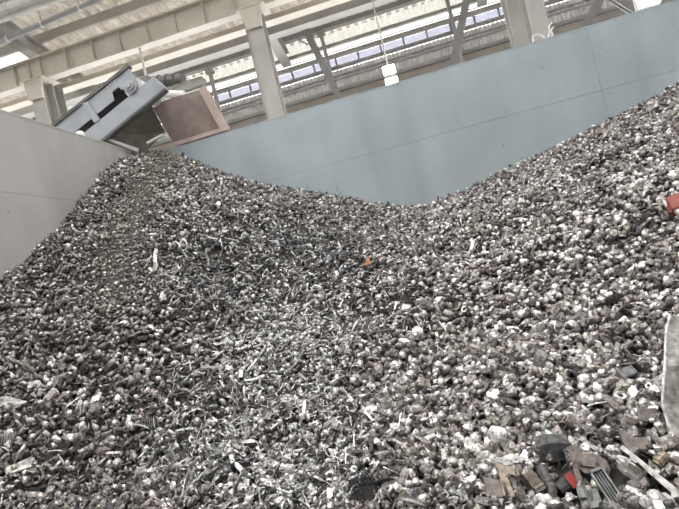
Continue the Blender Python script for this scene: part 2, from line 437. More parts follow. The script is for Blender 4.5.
for (a, b, lab) in (((321, 34), (333, 78), 'thin pale upright post beside the central slanted strut'), ((446, -4), (457, 50), 'thin pale upright post beside the right slanted strut'), ((210, 72), (220, 110), 'thin pale upright post behind the rusty chute')):
    A, B = at_y(*a, 14.75), at_y(*b, 14.75); B[0] = A[0]
    o = empty('wall_post', (A[0], 14.75, 0))
    under(box('post', (A[0]-0.05, 14.7, 0), (A[0]+0.05, 14.8, A[2]), M['cladding']), o)
    under(box('cleat', (A[0]-0.12, 14.66, A[2]-0.05), (A[0]+0.12, 14.84, A[2]+0.06), M['cladding']), o)
    tag(o, lab, 'post')
# pipes at the top left
P0, P1 = at_y(-20, 51, 10.0), at_y(125, -12, 10.0)
pp = empty('sprinkler_pipe', tuple(P0))
under(tube('pipe', [P0, P1], 0.06, M['steel_grey'], None, 12), pp)
for t in (0.20, 0.44, 0.70, 0.9):
    q = P0+(P1-P0)*t; d = (P1-P0)/np.linalg.norm(P1-P0)
    under(tube('clamp', [q-d*0.02, q+d*0.02], 0.075, M['white_paint'], None, 12), pp)
    under(tube('hanger', [q+np.array((0, 0, 0.07)), np.array((q[0], q[1], z_roof(q[1])-0.1))], 0.012, M['steel_grey'], None, 6), pp)
tag(pp, 'grey pipe with white clamps in front of the girder, top left', 'pipe')
D0, D1 = at_y(-30, 25, 9.4), at_y(110, -26, 9.4)
dd = empty('round_duct', tuple(D0))
under(tube('duct', [D0, D1], 0.16, M['beige_grey'], None, 16), dd)
for t in (0.3, 0.55, 0.8):
    q = D0+(D1-D0)*t; d = (D1-D0)/np.linalg.norm(D1-D0)
    under(tube('collar', [q-d*0.03, q+d*0.03], 0.175, M['beige_grey'], None, 16), dd)
tag(dd, 'grey round duct under the roof at the top left corner', 'duct')

# lamps
def pendant():
    B = at_y(390.5, 76, 12.3)
    T = np.array((B[0], B[1], z_roof(B[1])-0.06))
    o = empty('pendant_lamp', tuple(T))
    under(tube('rod', [T, B+np.array((0, 0, 0.16))], 0.018, M['white_paint'], None, 8), o)
    under(box('housing', B+np.array((-0.17, 0.0, -0.28)), B+np.array((0.17, 0.08, 0.28)), M['steel_dark'], None, 0.01), o)
    for dz in (-0.15, 0.15):
        under(box('lamp_face', B+np.array((-0.14, -0.015, dz-0.10)), B+np.array((0.14, 0.0, dz+0.10)), M['lamp']), o)
    tag(o, 'bright twin square lamp hanging on a thin rod', 'lamp')
pendant()
B = at_y(648, 0, 9.6); o = empty('flood_lamp', tuple(B))
under(box('housing', B+np.array((-0.2, 0.0, -0.12)), B+np.array((0.2, 0.1, 0.14)), M['white_paint'], None, 0.02), o)
under(box('lamp_face', B+np.array((-0.17, -0.015, -0.095)), B+np.array((0.17, 0.0, 0.115)), M['lamp']), o)
under(tube('bracket_arm', [B+np.array((0, 0.08, 0.1)), np.array((B[0], 9.75, z_roof(9.7)-0.15))], 0.025, M['white_paint'], None, 8), o)
tag(o, 'bright floodlight above the back wall at the top right', 'lamp')

# ------------------------------------------------------------------ conveyor head and chute
YC = 7.75
CW = 0.72
cv = empty('belt_conveyor', tuple(at_y(100, 120, YC)))
def pl(pts, Y): return [at_y(px, py, Y) for px, py in pts]
def cpart(nm, pts, Y, th, mat, par=True):
    o = prism(nm, pl(pts, Y), (0, th, 0), M[mat]); return under(o, cv) if par else o
for Y, nm in ((YC, 'side_plate'), (YC+CW, 'side_plate')):
    cpart(nm, [(20, 152), (127.4, 66), (136, 78), (121.5, 90), (118, 86), (112, 92), (114, 100), (36, 163)], Y, 0.012, 'machine')
    cpart('side_beam', [(36, 172), (152, 77.5), (164, 88), (48, 183)], Y-0.01, 0.03, 'machine')
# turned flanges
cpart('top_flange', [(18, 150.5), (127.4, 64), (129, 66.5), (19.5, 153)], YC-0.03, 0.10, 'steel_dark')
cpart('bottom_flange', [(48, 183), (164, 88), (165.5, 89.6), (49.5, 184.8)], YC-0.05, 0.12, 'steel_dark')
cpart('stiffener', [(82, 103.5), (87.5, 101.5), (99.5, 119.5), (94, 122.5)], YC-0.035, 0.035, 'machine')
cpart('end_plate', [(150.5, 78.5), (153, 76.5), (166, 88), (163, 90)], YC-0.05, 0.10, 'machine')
# dark sheet standing in for the shade in the open gaps between the plates
cpart('gap_shade_panel', [(30, 166), (135, 80), (140, 88), (36, 172)], YC+0.25, 0.02, 'steel_dark')
cb = at_y(131.4, 86.5, YC)
def disc(nm, y0, y1, r, mat, seg=20):
    return under(tube(nm, [(cb[0], y0, cb[2]), (cb[0], y1, cb[2])], r, M[mat], None, seg), cv)
disc('bearing', YC-0.05, YC, 0.125, 'machine'); disc('bearing_cap', YC-0.075, YC-0.05, 0.085, 'steel_grey'); disc('shaft', YC-0.11, YC+CW+0.1, 0.045, 'machine')
disc('head_pulley', YC+0.06, YC+CW-0.05, 0.17, 'white_paint', 24)
for k, (bx_, by_) in enumerate(((107, 86), (109.3, 84.3), (111.6, 82.5), (114, 80.7))):
    cpart('vent_slot', [(bx_-1.2, by_-1.5), (bx_-0.4, by_-1.9), (bx_+1.0, by_+1.4), (bx_+0.2, by_+1.8)], YC-0.004, 0.006, 'white_paint')
# belt carried on the frame
a, b = at_y(30, 152, YC+0.08), at_y(131, 74, YC+0.08)
n = np.array((-(b-a)[2], 0, (b-a)[0])); n /= np.linalg.norm(n)
bm = bmesh.new(); bm_prism(bm, [a-n*0.06, b-n*0.06, b-n*0.045, a-n*0.045], (0, CW-0.16, 0)); under(bm_obj('belt', bm, M['steel_dark']), cv)
for Y in (YC+0.02, YC+CW-0.02):
    q = at_y(52, 175, Y); under(box('support_leg', (q[0]-0.06, Y-0.05, 0), (q[0]+0.06, Y+0.05, q[2]), M['machine']), cv)
tag(cv, 'grey belt conveyor head rising over the left wall corner', 'conveyor')
# chute
ch = empty('discharge_chute', tuple(at_y(190, 120, YB+0.3)))
def hpart(nm, o): o.name = nm; return under(o, ch)
Yp = YB+0.10
hpart('face_plate', prism('face_plate', pl([(151, 104.5), (200, 89.5), (221, 128.5), (174, 143), (166, 131)], Yp), (0, 0.012, 0), M['rust']))
hpart('lower_flange', prism('lower_flange', pl([(173, 142.3), (226, 126.5), (228, 129.5), (175.5, 146)], Yp-0.10), (0, 0.14, 0), M['rust_pink']))
hpart('side_flange', prism('side_flange', pl([(198.5, 90), (203.5, 85), (228.5, 128), (220.5, 130.5)], Yp-0.05), (0, 0.06, 0), M['rust_pink']))
A0, A1 = at_y(203, 85.5, Yp), at_y(228, 128, Yp)
hpart('side_plate', prism('side_plate', [A0, A1, A1+np.array((0, 0.12, 0)), A0+np.array((0, 0.12, 0))], (0.012, 0, 0.004), M['rust']))
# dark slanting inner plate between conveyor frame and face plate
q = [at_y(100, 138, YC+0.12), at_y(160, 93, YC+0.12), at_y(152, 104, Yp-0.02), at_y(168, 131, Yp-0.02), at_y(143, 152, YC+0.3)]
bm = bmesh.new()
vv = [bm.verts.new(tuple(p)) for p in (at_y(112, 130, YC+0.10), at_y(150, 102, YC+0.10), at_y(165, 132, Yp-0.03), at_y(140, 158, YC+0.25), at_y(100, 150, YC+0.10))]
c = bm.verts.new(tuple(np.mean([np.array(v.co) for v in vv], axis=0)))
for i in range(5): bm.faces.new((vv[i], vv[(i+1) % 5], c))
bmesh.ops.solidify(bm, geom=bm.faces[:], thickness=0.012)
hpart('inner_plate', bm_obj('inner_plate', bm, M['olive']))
hpart('cross_rod', tube('cross_rod', [at_y(147, 143.5, YC+0.02), at_y(163, 135, YC+0.12)], 0.025, M['cladding'], None, 10))
hpart('lower_angle', prism('lower_angle', pl([(100, 137.5), (103, 136), (139, 148.5), (138, 152)], YC+0.02), (0, 0.03, 0), M['steel_grey']))
hpart('upper_roll', tube('upper_roll', [at_y(160, 94, Yp+0.2), at_y(184, 95, Yp+0.2)], 0.08, M['white_paint'], None, 16))
tag(ch, 'brown rusty discharge chute hanging at the conveyor head', 'chute')
# drive motor behind the head
p = at_y(152, 84, YB+0.35)
mo = under(empty('drive_motor', tuple(p)), cv); MOP = p
def mpart(o):
    o.parent = mo; o.matrix_parent_inverse = Matrix.Translation(-Vector(MOP)); return o
mpart(tube('motor_body', [p, p+np.array((0.62, 0, -0.12))], 0.13, M['steel_dark'], None, 16))
mpart(box('gearbox', p+np.array((-0.2, -0.14, -0.16)), p+np.array((0.02, 0.14, 0.14)), M['olive'], None, 0.03))
for t in (0.15, 0.3, 0.45):
    mpart(tube('cooling_fin', [p+np.array((t, 0, -0.19*t)), p+np.array((t+0.02, 0, -0.19*(t+0.02)))], 0.15, M['steel_dark'], None, 16))
mpart(box('mounting_rail', p+np.array((-0.2, -0.1, -0.25)), p+np.array((1.0, 0.1, -0.18)), M['olive'], None))
mo['label'] = 'dark drive motor behind the conveyor head'
A, B = at_y(140, 50, YG+0.12), at_y(146, 84, YG+0.12); A[2] = gz0; B[0] = A[0]
tag(tube('hanging_rod', [A, B], 0.03, M['white_paint']), 'thin pale rod hanging down to the conveyor head', 'rod')
# white dome on the left wall top
p = at_x(80, 134, XL-0.12); o = empty('wall_lamp', (XL-0.12, p[1], HW))
bm = bmesh.new(); bmesh.ops.create_uvsphere(bm, u_segments=14, v_segments=8, radius=0.07); bmesh.ops.scale(bm, vec=(1, 1.1, 0.95), verts=bm.verts)
bmesh.ops.translate(bm, vec=(XL-0.12, p[1], HW+0.075), verts=bm.verts)
under(bm_obj('globe', bm, M['white_paint']), o); under(box('base', (XL-0.18, p[1]-0.06, HW+0.012), (XL-0.06, p[1]+0.06, HW+0.03), M['steel_grey']), o)
tag(o, 'small white round knob on top of the left wall', 'knob')

# ------------------------------------------------------------------ the heap surface
back_px = [(147, 156), (165, 152), (180, 156), (205, 166), (235, 177), (270, 186), (300, 191), (330, 195.5), (365, 202), (402, 207), (420, 206), (440, 200), (470, 188), (500, 172), (530, 158), (560, 145), (590, 130), (620, 115), (650, 99), (679, 85)]
left_px = [(0, 279), (18, 266), (40, 244), (60, 225), (80, 200), (95, 182), (112, 166), (130, 157)]
ctrl = [at_y(x, y, YB) for x, y in back_px]+[at_x(x, y, XL) for x, y in left_px]
ctrl += [np.array(c, float) for c in (
    (5.2, 8.5, 3.3), (7.0, 8.5, 3.45), (8.4, 8.5, 3.5),
    (-4.42, 3.6, 1.75), (-4.42, 2.4, 1.0), (-4.42, 1.2, 0.25),
    (-2.6, 6.2, 2.78), (-3.2, 4.6, 1.95), (-3.0, 3.1, 0.75), (-1.4, 5.2, 1.75), (-1.6, 3.6, 0.98), (-0.66, 2.3, 0.56),
    (-0.2, 6.6, 1.95), (0.4, 4.6, 1.3), (0.3, 3.2, 0.92), (0.63, 1.9, 0.56), (-1.8, 2.3, 0.45),
    (2.2, 6.4, 2.2), (1.7, 4.4, 1.62), (1.4, 2.9, 1.08), (3.6, 6.2, 2.5), (3.2, 4.2, 2.0), (2.6, 2.6, 1.25), (1.6, 1.6, 0.65),
    (6, 6.5, 2.9), (6, 4, 2.3), (8.4, 6, 2.9), (8.4, 4, 2.2), (5, 2.2, 1.2), (8.4, 2, 1.0),
    (-4.4, 0.6, 0.0), (-2, 0.9, 0.0), (0, 0.75, 0.03), (2, 0.5, 0.05), (5, 0.6, 0.1), (8.4, 0.6, 0.1))]
ctrl = np.array(ctrl)
def tps_fit(P, z, lam=0.002):
    n = len(P); d = np.linalg.norm(P[:, None]-P[None], axis=2)
    K = np.where(d > 0, d*d*np.log(d+1e-12), 0)+lam*np.eye(n)
    Q = np.hstack([np.ones((n, 1)), P]); A = np.block([[K, Q], [Q.T, np.zeros((3, 3))]])
    return np.linalg.solve(A, np.concatenate([z, np.zeros(3)]))
cf = tps_fit(ctrl[:, :2], ctrl[:, 2])
def tps(P):
    d = np.linalg.norm(P[:, None]-ctrl[None, :, :2], axis=2)
    return np.where(d > 0, d*d*np.log(d+1e-12), 0)@cf[:-3]+cf[-3]+P@cf[-2:]
GS = 0.06
gx = np.arange(XL+0.016, XR-0.01, GS); gy = np.linspace(0.5, YB-0.018, int(round((YB-0.518)/GS))+1)
GXX, GYY = np.meshgrid(gx, gy)
GZ = np.concatenate([tps(np.stack([GXX[i], GYY[i]], 1)) for i in range(len(gy))]).reshape(GXX.shape)
rng = np.random.default_rng(11)
def smooth_noise(cell, seed):
    r = np.random.default_rng(seed); a = r.normal(size=(int(9.5/cell)+3, int(14/cell)+3))
    u = (GXX-gx[0])/cell; v = (GYY-gy[0])/cell; i = u.astype(int); j = v.astype(int); fu = u-i; fv = v-j
    fu = fu*fu*(3-2*fu); fv = fv*fv*(3-2*fv)
    return (a[j, i]*(1-fu)+a[j, i+1]*fu)*(1-fv)+(a[j+1, i]*(1-fu)+a[j+1, i+1]*fu)*fv
wall_fade = np.clip(np.minimum((YB-GYY)/0.6, (GXX-XL)/0.6), 0, 1)
GZ += wall_fade*(0.05*smooth_noise(0.7, 1)+0.028*smooth_noise(0.27, 2))
GP = np.stack([GXX, GYY, GZ], -1)
gpx, gpy, gdep = project(GP)
# slump where the stringy turnings broke away, with a scarp along its top
def blob(x, y, cx, cy, rx, ry, rot=0.0):
    c, s = math.cos(rot), math.sin(rot); dx, dy = x-cx, y-cy
    u = (dx*c+dy*s)/rx; v = (-dx*s+dy*c)/ry
    return np.exp(-np.maximum(u*u+v*v, 0)**1.5)
GZ -= 0.24*blob(gpx, gpy, 265, 268, 100, 38, 0.15)*wall_fade
GZ -= 0.12*blob(gpx, gpy, 330, 315, 70, 26, -0.2)*wall_fade
GZ -= 0.07*blob(gpx, gpy, 365, 492, 22, 18)+0.10*blob(gpx, gpy, 566, 482, 24, 22)
GZ -= 0.05*blob(gpx, gpy, 95, 290, 18, 14)
GZ = np.maximum(GZ, -0.02)
GP = np.stack([GXX, GYY, GZ], -1)
ny, nx = GZ.shape
def heap_z(x, y):
    u = np.clip((np.asarray(x)-gx[0])/GS, 0, nx-1.001); v = np.clip((np.asarray(y)-gy[0])/(gy[1]-gy[0]), 0, ny-1.001)
    i = u.astype(int); j = v.astype(int); fu = u-i; fv = v-j
    return (GZ[j, i]*(1-fu)+GZ[j, i+1]*fu)*(1-fv)+(GZ[j+1, i]*(1-fu)+GZ[j+1, i+1]*fu)*fv
def heap_n(x, y, e=0.08):
    dx = (heap_z(x+e, y)-heap_z(x-e, y))/(2*e); dy = (heap_z(x, y+e)-heap_z(x, y-e))/(2*e)
    n = np.stack([-dx, -dy, np.ones_like(dx)], -1); return n/np.linalg.norm(n, axis=-1, keepdims=True)
def heap_hit(px, py):
    d = ray(px, py); t = 1.0
    while t < 14:
        p = CAM+d*t
        if p[2] < heap_z(np.array([p[0]]), np.array([p[1]]))[0]: return p
        t += 0.01
    return CAM+d*8
me = bpy.data.meshes.new('heap_body')
HB = GP.copy(); HB[..., 2] = np.maximum(HB[..., 2]-0.035, 0.0)
hv = HB.reshape(-1, 3)
hf = [(j*nx+i, j*nx+i+1, (j+1)*nx+i+1, (j+1)*nx+i) for j in range(ny-1) for i in range(nx-1)]
me.from_pydata(hv.tolist(), [], hf); me.update()
heap = link('scrap_heap', me, M['fines'])
tag(heap, 'huge sloping heap of grey and brown shredded scrap metal filling the bay', 'scrap heap', None, 'stuff')

# ------------------------------------------------------------------ scrap piece templates (triangles, unit length)
def tri(F):
    out = []
    for f in F:
        for k in range(1, len(f)-1): out.append((f[0], f[k], f[k+1]))
    return np.array(out, int)
def t_nugget(seed, sub):
    r = np.random.default_rng(seed); bm = bmesh.new(); bmesh.ops.create_icosphere(bm, subdivisions=sub, radius=0.5)
    V = np.array([v.co[:] for v in bm.verts]); bm.verts.index_update(); F = [[v.index for v in f.verts] for f in bm.faces]; bm.free()
    V *= (1+r.normal(size=(len(V), 1))*(0.10 if sub > 1 else 0.12))
    for _ in range(5):
        n = r.normal(size=3); n /= np.linalg.norm(n); d = V@n; lim = r.uniform(0.28, 0.40)
        V -= np.outer(np.maximum(d-lim, 0)*0.9, n)
    V *= np.array([1.05, r.uniform(0.8, 1.0), r.uniform(0.65, 0.9)])
    return V, tri(F)
def t_ring(seed, seg, rad, wall, length, hexa=False):
    r = np.random.default_rng(seed); V = []; F = []
    for k in range(seg):
        a = 2*math.pi*k/seg; c, s = math.cos(a), math.sin(a)
        sq = 1+0.12*math.cos(2*a+seed)
        for (R, z) in ((rad, -length/2), (rad, length/2), (rad-wall, length/2), (rad-wall, -length/2)):
            V.append((R*c*sq, R*s/sq, z*(1+0.06*r.normal())))
    for k in range(seg):
        a = 4*k; b = 4*((k+1) % seg)
        for i in range(4): F.append((a+i, b+i, b+(i+1) % 4, a+(i+1) % 4))
    return np.array(V), tri(F)
def t_chunk(seed, seg):
    r = np.random.default_rng(seed); V = []; F = []
    L, rad = 1.0, r.uniform(0.22, 0.34); prof = ((0.7, -0.5), (1, -0.42), (1, 0.42), (0.7, 0.5)) if seg > 5 else ((0.95, -0.5), (0.95, 0.5))
    jit = 1+0.16*r.normal(size=(seg,)); flat = r.uniform(0.55, 1.0)
    for (q, z) in prof:
        for k in range(seg):
            a = 2*math.pi*(k+0.5)/seg
            V.append((rad*q*jit[k]*math.cos(a), rad*q*jit[k]*math.sin(a)*flat, z*L+0.06*r.normal()))
    m = len(prof)
    for p in range(m-1):
        for k in range(seg): F.append((p*seg+k, p*seg+(k+1) % seg, (p+1)*seg+(k+1) % seg, (p+1)*seg+k))
    F.append(tuple(range(seg))[::-1]); F.append(tuple(range((m-1)*seg, m*seg)))
    return np.array(V), tri(F)
def t_plate(seed):
    r = np.random.default_rng(seed); n = 6; th = 0.05; rot = r.uniform(0, 6.28)
    ang = np.sort(np.linspace(0, 2*math.pi, n, endpoint=False)+r.uniform(-0.35, 0.35, n)); rr = r.uniform(0.35, 0.58, n)
    P = np.stack([rr*np.cos(ang), rr*np.sin(ang)*r.uniform(0.5, 0.9)], 1); P = np.vstack([P, [[0.05*r.normal(), 0.05*r.normal()]]])
    k1, k2 = r.normal(size=2)*0.7
    z = k1*P[:, 0]**2+k2*P[:, 0]*P[:, 1]+0.04*r.normal(size=n+1)
    V = np.vstack([np.c_[P, z+th/2], np.c_[P, z-th/2]]); F = []
    m = n+1
    for k in range(n):
        k2_ = (k+1) % n
        F += [(k, k2_, n), (m+k2_, m+k, m+n), (k2_, k, m+k, m+k2_)]
    return V, tri(F)
def path(seed, n, bend, twist3d):
    r = np.random.default_rng(seed); d = np.array([1., 0, 0]); P = [np.zeros(3)]; ax = r.normal(size=3)*np.array([0.3, 0.3, 1]); ax /= np.linalg.norm(ax)
    for i in range(n-1):
        th = bend*r.normal()+bend*0.5
        if i % 3 == 0: ax = ax+twist3d*r.normal(size=3); ax /= np.linalg.norm(ax)
        c, s = math.cos(th), math.sin(th); d = d*c+np.cross(ax, d)*s+ax*np.dot(ax, d)*(1-c)
        P.append(P[-1]+d)
    P = np.array(P); P -= P.mean(0); P /= np.abs(P-P[0]).max()+1e-6
    P /= max(np.ptp(P, axis=0).max(), 0.7)
    return P
def t_strip(seed, n=6, width=0.12, th=0.024, bend=0.25):
    r = np.random.default_rng(seed+500); P = path(seed, n, bend, 0.3); V = []; F = []
    tw = r.normal()*0.5; w = r.uniform(0.5, 1.6)*width
    for i, p in enumerate(P):
        t = P[min(i+1, n-1)]-P[max(i-1, 0)]; t /= np.linalg.norm(t); up = np.array([0, math.sin(tw*i), math.cos(tw*i)])
        s = np.cross(t, up); s /= np.linalg.norm(s)+1e-6; u = np.cross(s, t)
        for a, b in ((-1, -1), (1, -1), (1, 1), (-1, 1)): V.append(p+s*a*w/2+u*b*th/2)
    for i in range(n-1):
        a = 4*i; b = a+4
        for k in range(4): F.append((a+k, a+(k+1) % 4, b+(k+1) % 4, b+k))
    F += [(3, 2, 1, 0), tuple(range(4*n-4, 4*n))]
    return np.array(V), tri(F)
def t_wire(seed, n=8, rad=0.028):
    P = path(seed, n, 0.28, 0.5); V = []; F = []
    for i, p in enumerate(P):
        t = P[min(i+1, n-1)]-P[max(i-1, 0)]; t /= np.linalg.norm(t)+1e-6; s = np.cross(t, (0.3, 0.2, 0.93)); s /= np.linalg.norm(s)+1e-6; u = np.cross(s, t)
        for k in range(3):
            a = 2*math.pi*k/3; V.append(p+rad*(math.cos(a)*s+math.sin(a)*u))
    for i in range(n-1):
        a = 3*i; b = a+3
        for k in range(3): F.append((a+k, a+(k+1) % 3, b+(k+1) % 3, b+k))
    F += [(2, 1, 0), (3*n-3, 3*n-2, 3*n-1)]
    return np.array(V), tri(F)
# kind: name, size, high-detail variants, low-detail variants, material, label of individuals, label of the rest
KINDS = [
  dict(nm='metal_nugget', size=0.058, hi=[t_nugget(s, 2) for s in range(10)], lo=[t_nugget(40+s, 1) for s in range(6)], mat='scrap', flat=0,
       lab='crumpled pale metal nugget lying near the front of the heap', rest='crumpled metal nuggets covering the farther slope of the heap'),
  dict(nm='tube_offcut', size=0.064, hi=[t_ring(s, 10, 0.25, 0.07, (1.0, 0.8, 0.62, 1.2, 0.5)[s]) for s in range(5)], lo=[t_ring(s, 6, 0.25, 0.07, (1.0, 0.7, 1.2)[s]) for s in range(3)], mat='scrap_dull', flat=0,
       lab='short hollow tube offcut lying near the front of the heap', rest='short hollow tube offcuts on the farther slope of the heap'),
  dict(nm='nut_ring', size=0.044, hi=[t_ring(s, (6, 6, 10, 12)[s], 0.5, (0.24, 0.2, 0.15, 0.2)[s], (0.45, 0.6, 0.35, 0.5)[s]) for s in range(4)], lo=[t_ring(s, 6, 0.5, 0.22, 0.5) for s in range(2)], mat='scrap', flat=0.3,
       lab='small metal nut or ring lying near the front of the heap', rest='small nuts and rings on the farther slope of the heap'),
  dict(nm='rod_stub', size=0.066, hi=[t_chunk(s, 7) for s in range(6)], lo=[t_chunk(60+s, 5) for s in range(5)], mat='scrap_dull', flat=0,
       lab='stubby solid rod end lying near the front of the heap', rest='stubby rod ends and chunks on the farther slope of the heap'),
  dict(nm='plate_flake', size=0.085, hi=[t_plate(s) for s in range(9)], lo=[t_plate(80+s) for s in range(4)], mat='scrap', flat=0.6,
       lab='bent flat metal flake lying near the front of the heap', rest='bent flat metal flakes on the farther slope of the heap'),
  dict(nm='metal_strip', size=0.108, hi=[t_strip(s) for s in range(10)], lo=[t_strip(30+s, 4) for s in range(6)], mat='scrap', flat=0.75,
       lab='twisted narrow metal strip lying near the front of the heap', rest='twisted metal strips tangled on the farther slope of the heap'),
  dict(nm='metal_wire', size=0.105, hi=[t_wire(s) for s in range(8)], lo=[t_wire(30+s, 6) for s in range(5)], mat='scrap', flat=0.7,
       lab='curled thin metal wire lying near the front of the heap', rest='curled thin wires tangled on the farther slope of the heap'),
]
NK = len(KINDS)

# ------------------------------------------------------------------ scatter
SP = 0.038
X, Y = np.meshgrid(np.arange(XL+0.02, XR-0.05, SP), np.arange(0.9, YB-0.02, SP*0.88))
X = X+(np.arange(X.shape[0]) % 2)[:, None]*SP/2
X = (X+rng.uniform(-0.4, 0.4, X.shape)*SP).ravel(); Y = (Y+rng.uniform(-0.4, 0.4, Y.shape)*SP).ravel()
# a second layer close to the viewer and over the turnings
X2, Y2 = rng.uniform(XL+0.1, 4.0, 60000), rng.uniform(1.0, 6.5, 60000)
px, py, dep = project(np.stack([X2, Y2, heap_z(X2, Y2)], 1))
st_ = np.maximum.reduce([blob(px, py, 278, 268, 110, 50, 0.12), blob(px, py, 285, 375, 75, 80, 0.1), blob(px, py, 275, 460, 120, 75)])
ok = (px > -15) & (px < W_+15) & (py < H_+20) & (dep > 1) & (rng.random(60000) < np.where(dep < 3.4, 0.9, 0.0)+0.55*st_)
N1 = len(X); X = np.concatenate([X, X2[ok]]); Y = np.concatenate([Y, Y2[ok]]); LAY = np.concatenate([np.zeros(N1, bool), np.ones(ok.sum(), bool)])
ok = (X > XL+0.03) & (X < XR-0.05) & (Y < YB-0.03); X, Y, LAY = X[ok], Y[ok], LAY[ok]
# extra pieces on steep ground
NRM = heap_n(X, Y); Z = heap_z(X, Y)
P3 = np.stack([X, Y, Z], 1)
px, py, dep = project(P3)
mg = 1.7*FPX/np.maximum(dep, 0.5)
ok = (dep > 0.8) & (px > -mg) & (px < W_+mg) & (py < H_+mg*0.6)
X, Y, Z, NRM, P3, px, py, dep, LAY = [a[ok] for a in (X, Y, Z, NRM, P3, px, py, dep, LAY)]
# outside the frame keep fewer pieces
inside = (px > -12) & (px < W_+12) & (py < H_+14)
keep = inside | (rng.random(len(X)) < 0.85)
X, Y, Z, NRM, P3, px, py, dep, inside, LAY = [a[keep] for a in (X, Y, Z, NRM, P3, px, py, dep, inside, LAY)]
N = len(X)
# zones
S1 = blob(px, py, 278, 268, 128, 58, 0.12)
S2 = np.maximum.reduce([blob(px, py, 285, 375, 75, 80, 0.1), blob(px, py, 275, 460, 120, 75, 0.0), blob(px, py, 335, 320, 80, 35, -0.2), 0.7*blob(px, py, 190, 420, 50, 70, 0.3)])
ST = np.clip(np.maximum(S1, S2)*1.35, 0, 1)
ln = np.interp(py, [145, 180, 230, 300], [172, 150, 128, 112])
FI = np.exp(-((px-ln)/np.interp(py, [150, 300], [14, 26]))**2)*np.clip((330-py)/60, 0, 1)*(1-ST)
RI = np.clip((px-330)/120, 0, 1)*(1-ST)
LE = np.clip(1-ST-RI, 0, 1)
pr_r = np.array([.43, .17, .10, .16, .10, .03, .01]); pr_l = np.array([.20, .17, .05, .33, .17, .06, .02]); pr_s = np.array([.13, .02, .04, .06, .30, .29, .16])
PR = RI[:, None]*pr_r+LE[:, None]*pr_l+ST[:, None]*pr_s; PR /= PR.sum(1, keepdims=True)
kind = (rng.random(N)[:, None] > np.cumsum(PR, 1)).sum(1).clip(0, NK-1)
size = np.array([k['size'] for k in KINDS])[kind]*np.exp(rng.normal(size=N)*0.24)*np.interp(dep, [2.2, 3.2, 5, 7], [0.84, 0.88, 0.95, 1.0])
size *= 1-0.45*FI
size *= np.where((ST > 0.4) & np.isin(kind, (0, 3, 4)), 0.8, 1.0)
size *= np.where((LE > 0.5) & (dep > 5), 0.88, 1.0)
# foreground bottom right holds some larger lumps
size *= 1+0.15*np.clip((py-380)/120, 0, 1)*np.clip((px-420)/120, 0, 1)*rng.random(N)
lift = rng.normal(size=N)*0.016+0.006
lift += np.where(np.isin(kind, (5, 6)), 0.014, 0)+np.where(LAY, 0.008, 0)
pos = P3+NRM*lift[:, None]
# colours: value and hue per piece
pal_bright = np.array([0.82, 0.80, 0.765]); pal_warm = np.array([0.30, 0.267, 0.246]); pal_dark = np.array([0.08, 0.074, 0.072]); pal_mid = np.array([0.31, 0.295, 0.283]); pal_cool = np.array([0.36, 0.37, 0.385])
PALS = np.stack([pal_bright, pal_mid, pal_warm, pal_dark, pal_cool])
pw = {0: (.42, .28, .22, .08, 0), 1: (.10, .30, .34, .26, 0), 2: (.25, .30, .20, .25, 0), 3: (.10, .32, .38, .20, 0), 4: (.15, .30, .30, .25, 0), 5: (.35, .35, .15, .15, 0), 6: (.45, .30, .15, .10, 0)}
PW = np.array([pw[k] for k in range(NK)])[kind]
d1 = np.clip(S1*1.3, 0, 1)[:, None]*(1-np.clip(S2*0.8, 0, 1))[:, None]
PW = PW*(1-d1)+d1*np.array([.20, .08, .02, .42, .28])
s2 = np.clip(S2*1.2, 0, 1)[:, None]; PW = PW*(1-s2)+s2*np.array([.52, .10, .02, .22, .14])
le = (LE*0.75)[:, None]; PW = PW*(1-le)+le*np.array([.16, .30, .30, .24, 0.0])
PW /= PW.sum(1, keepdims=True)
ci = (rng.random(N)[:, None] > np.cumsum(PW, 1)).sum(1).clip(0, 4)
colr = PALS[ci]*np.exp(rng.normal(size=(N, 1))*0.22)*(1+0.012*rng.normal(size=(N, 3)))
colr = colr*(1-FI[:, None]*0.5)+FI[:, None]*0.5*np.array([0.40, 0.36, 0.29])
colr = np.clip(colr, 0.02, 0.9)
# rotations
def rand_rot(n):
    q = rng.normal(size=(n, 4)); q /= np.linalg.norm(q, axis=1, keepdims=True); w, x, y, z = q.T
    return np.stack([np.stack([1-2*(y*y+z*z), 2*(x*y-z*w), 2*(x*z+y*w)], -1), np.stack([2*(x*y+z*w), 1-2*(x*x+z*z), 2*(y*z-x*w)], -1), np.stack([2*(x*z-y*w), 2*(y*z+x*w), 1-2*(x*x+y*y)], -1)], 1)
def aligned(nrm, spread):
    n = nrm+spread[:, None]*rng.normal(size=nrm.shape); n /= np.linalg.norm(n, axis=1, keepdims=True)
    t = rng.normal(size=nrm.shape); t -= n*(t*n).sum(1, keepdims=True); t /= np.linalg.norm(t, axis=1, keepdims=True)
    return np.stack([t, np.cross(n, t), n], -1)
fl_ = np.array([k['flat'] for k in KINDS])[kind]
ROT = rand_rot(N); al = rng.random(N) < fl_+0.15
ROT = np.where(al[:, None, None], aligned(NRM, np.full(N, 0.45)), ROT)
# leave room where a big distinct thing lies (filled below)
BIG = []   # (px, py, half width, half height)
def in_big(px, py):
    m = np.zeros(len(px), bool)
    for (a, b, w, h) in BIG: m |= (np.abs(px-a) < w) & (np.abs(py-b) < h)
    return m

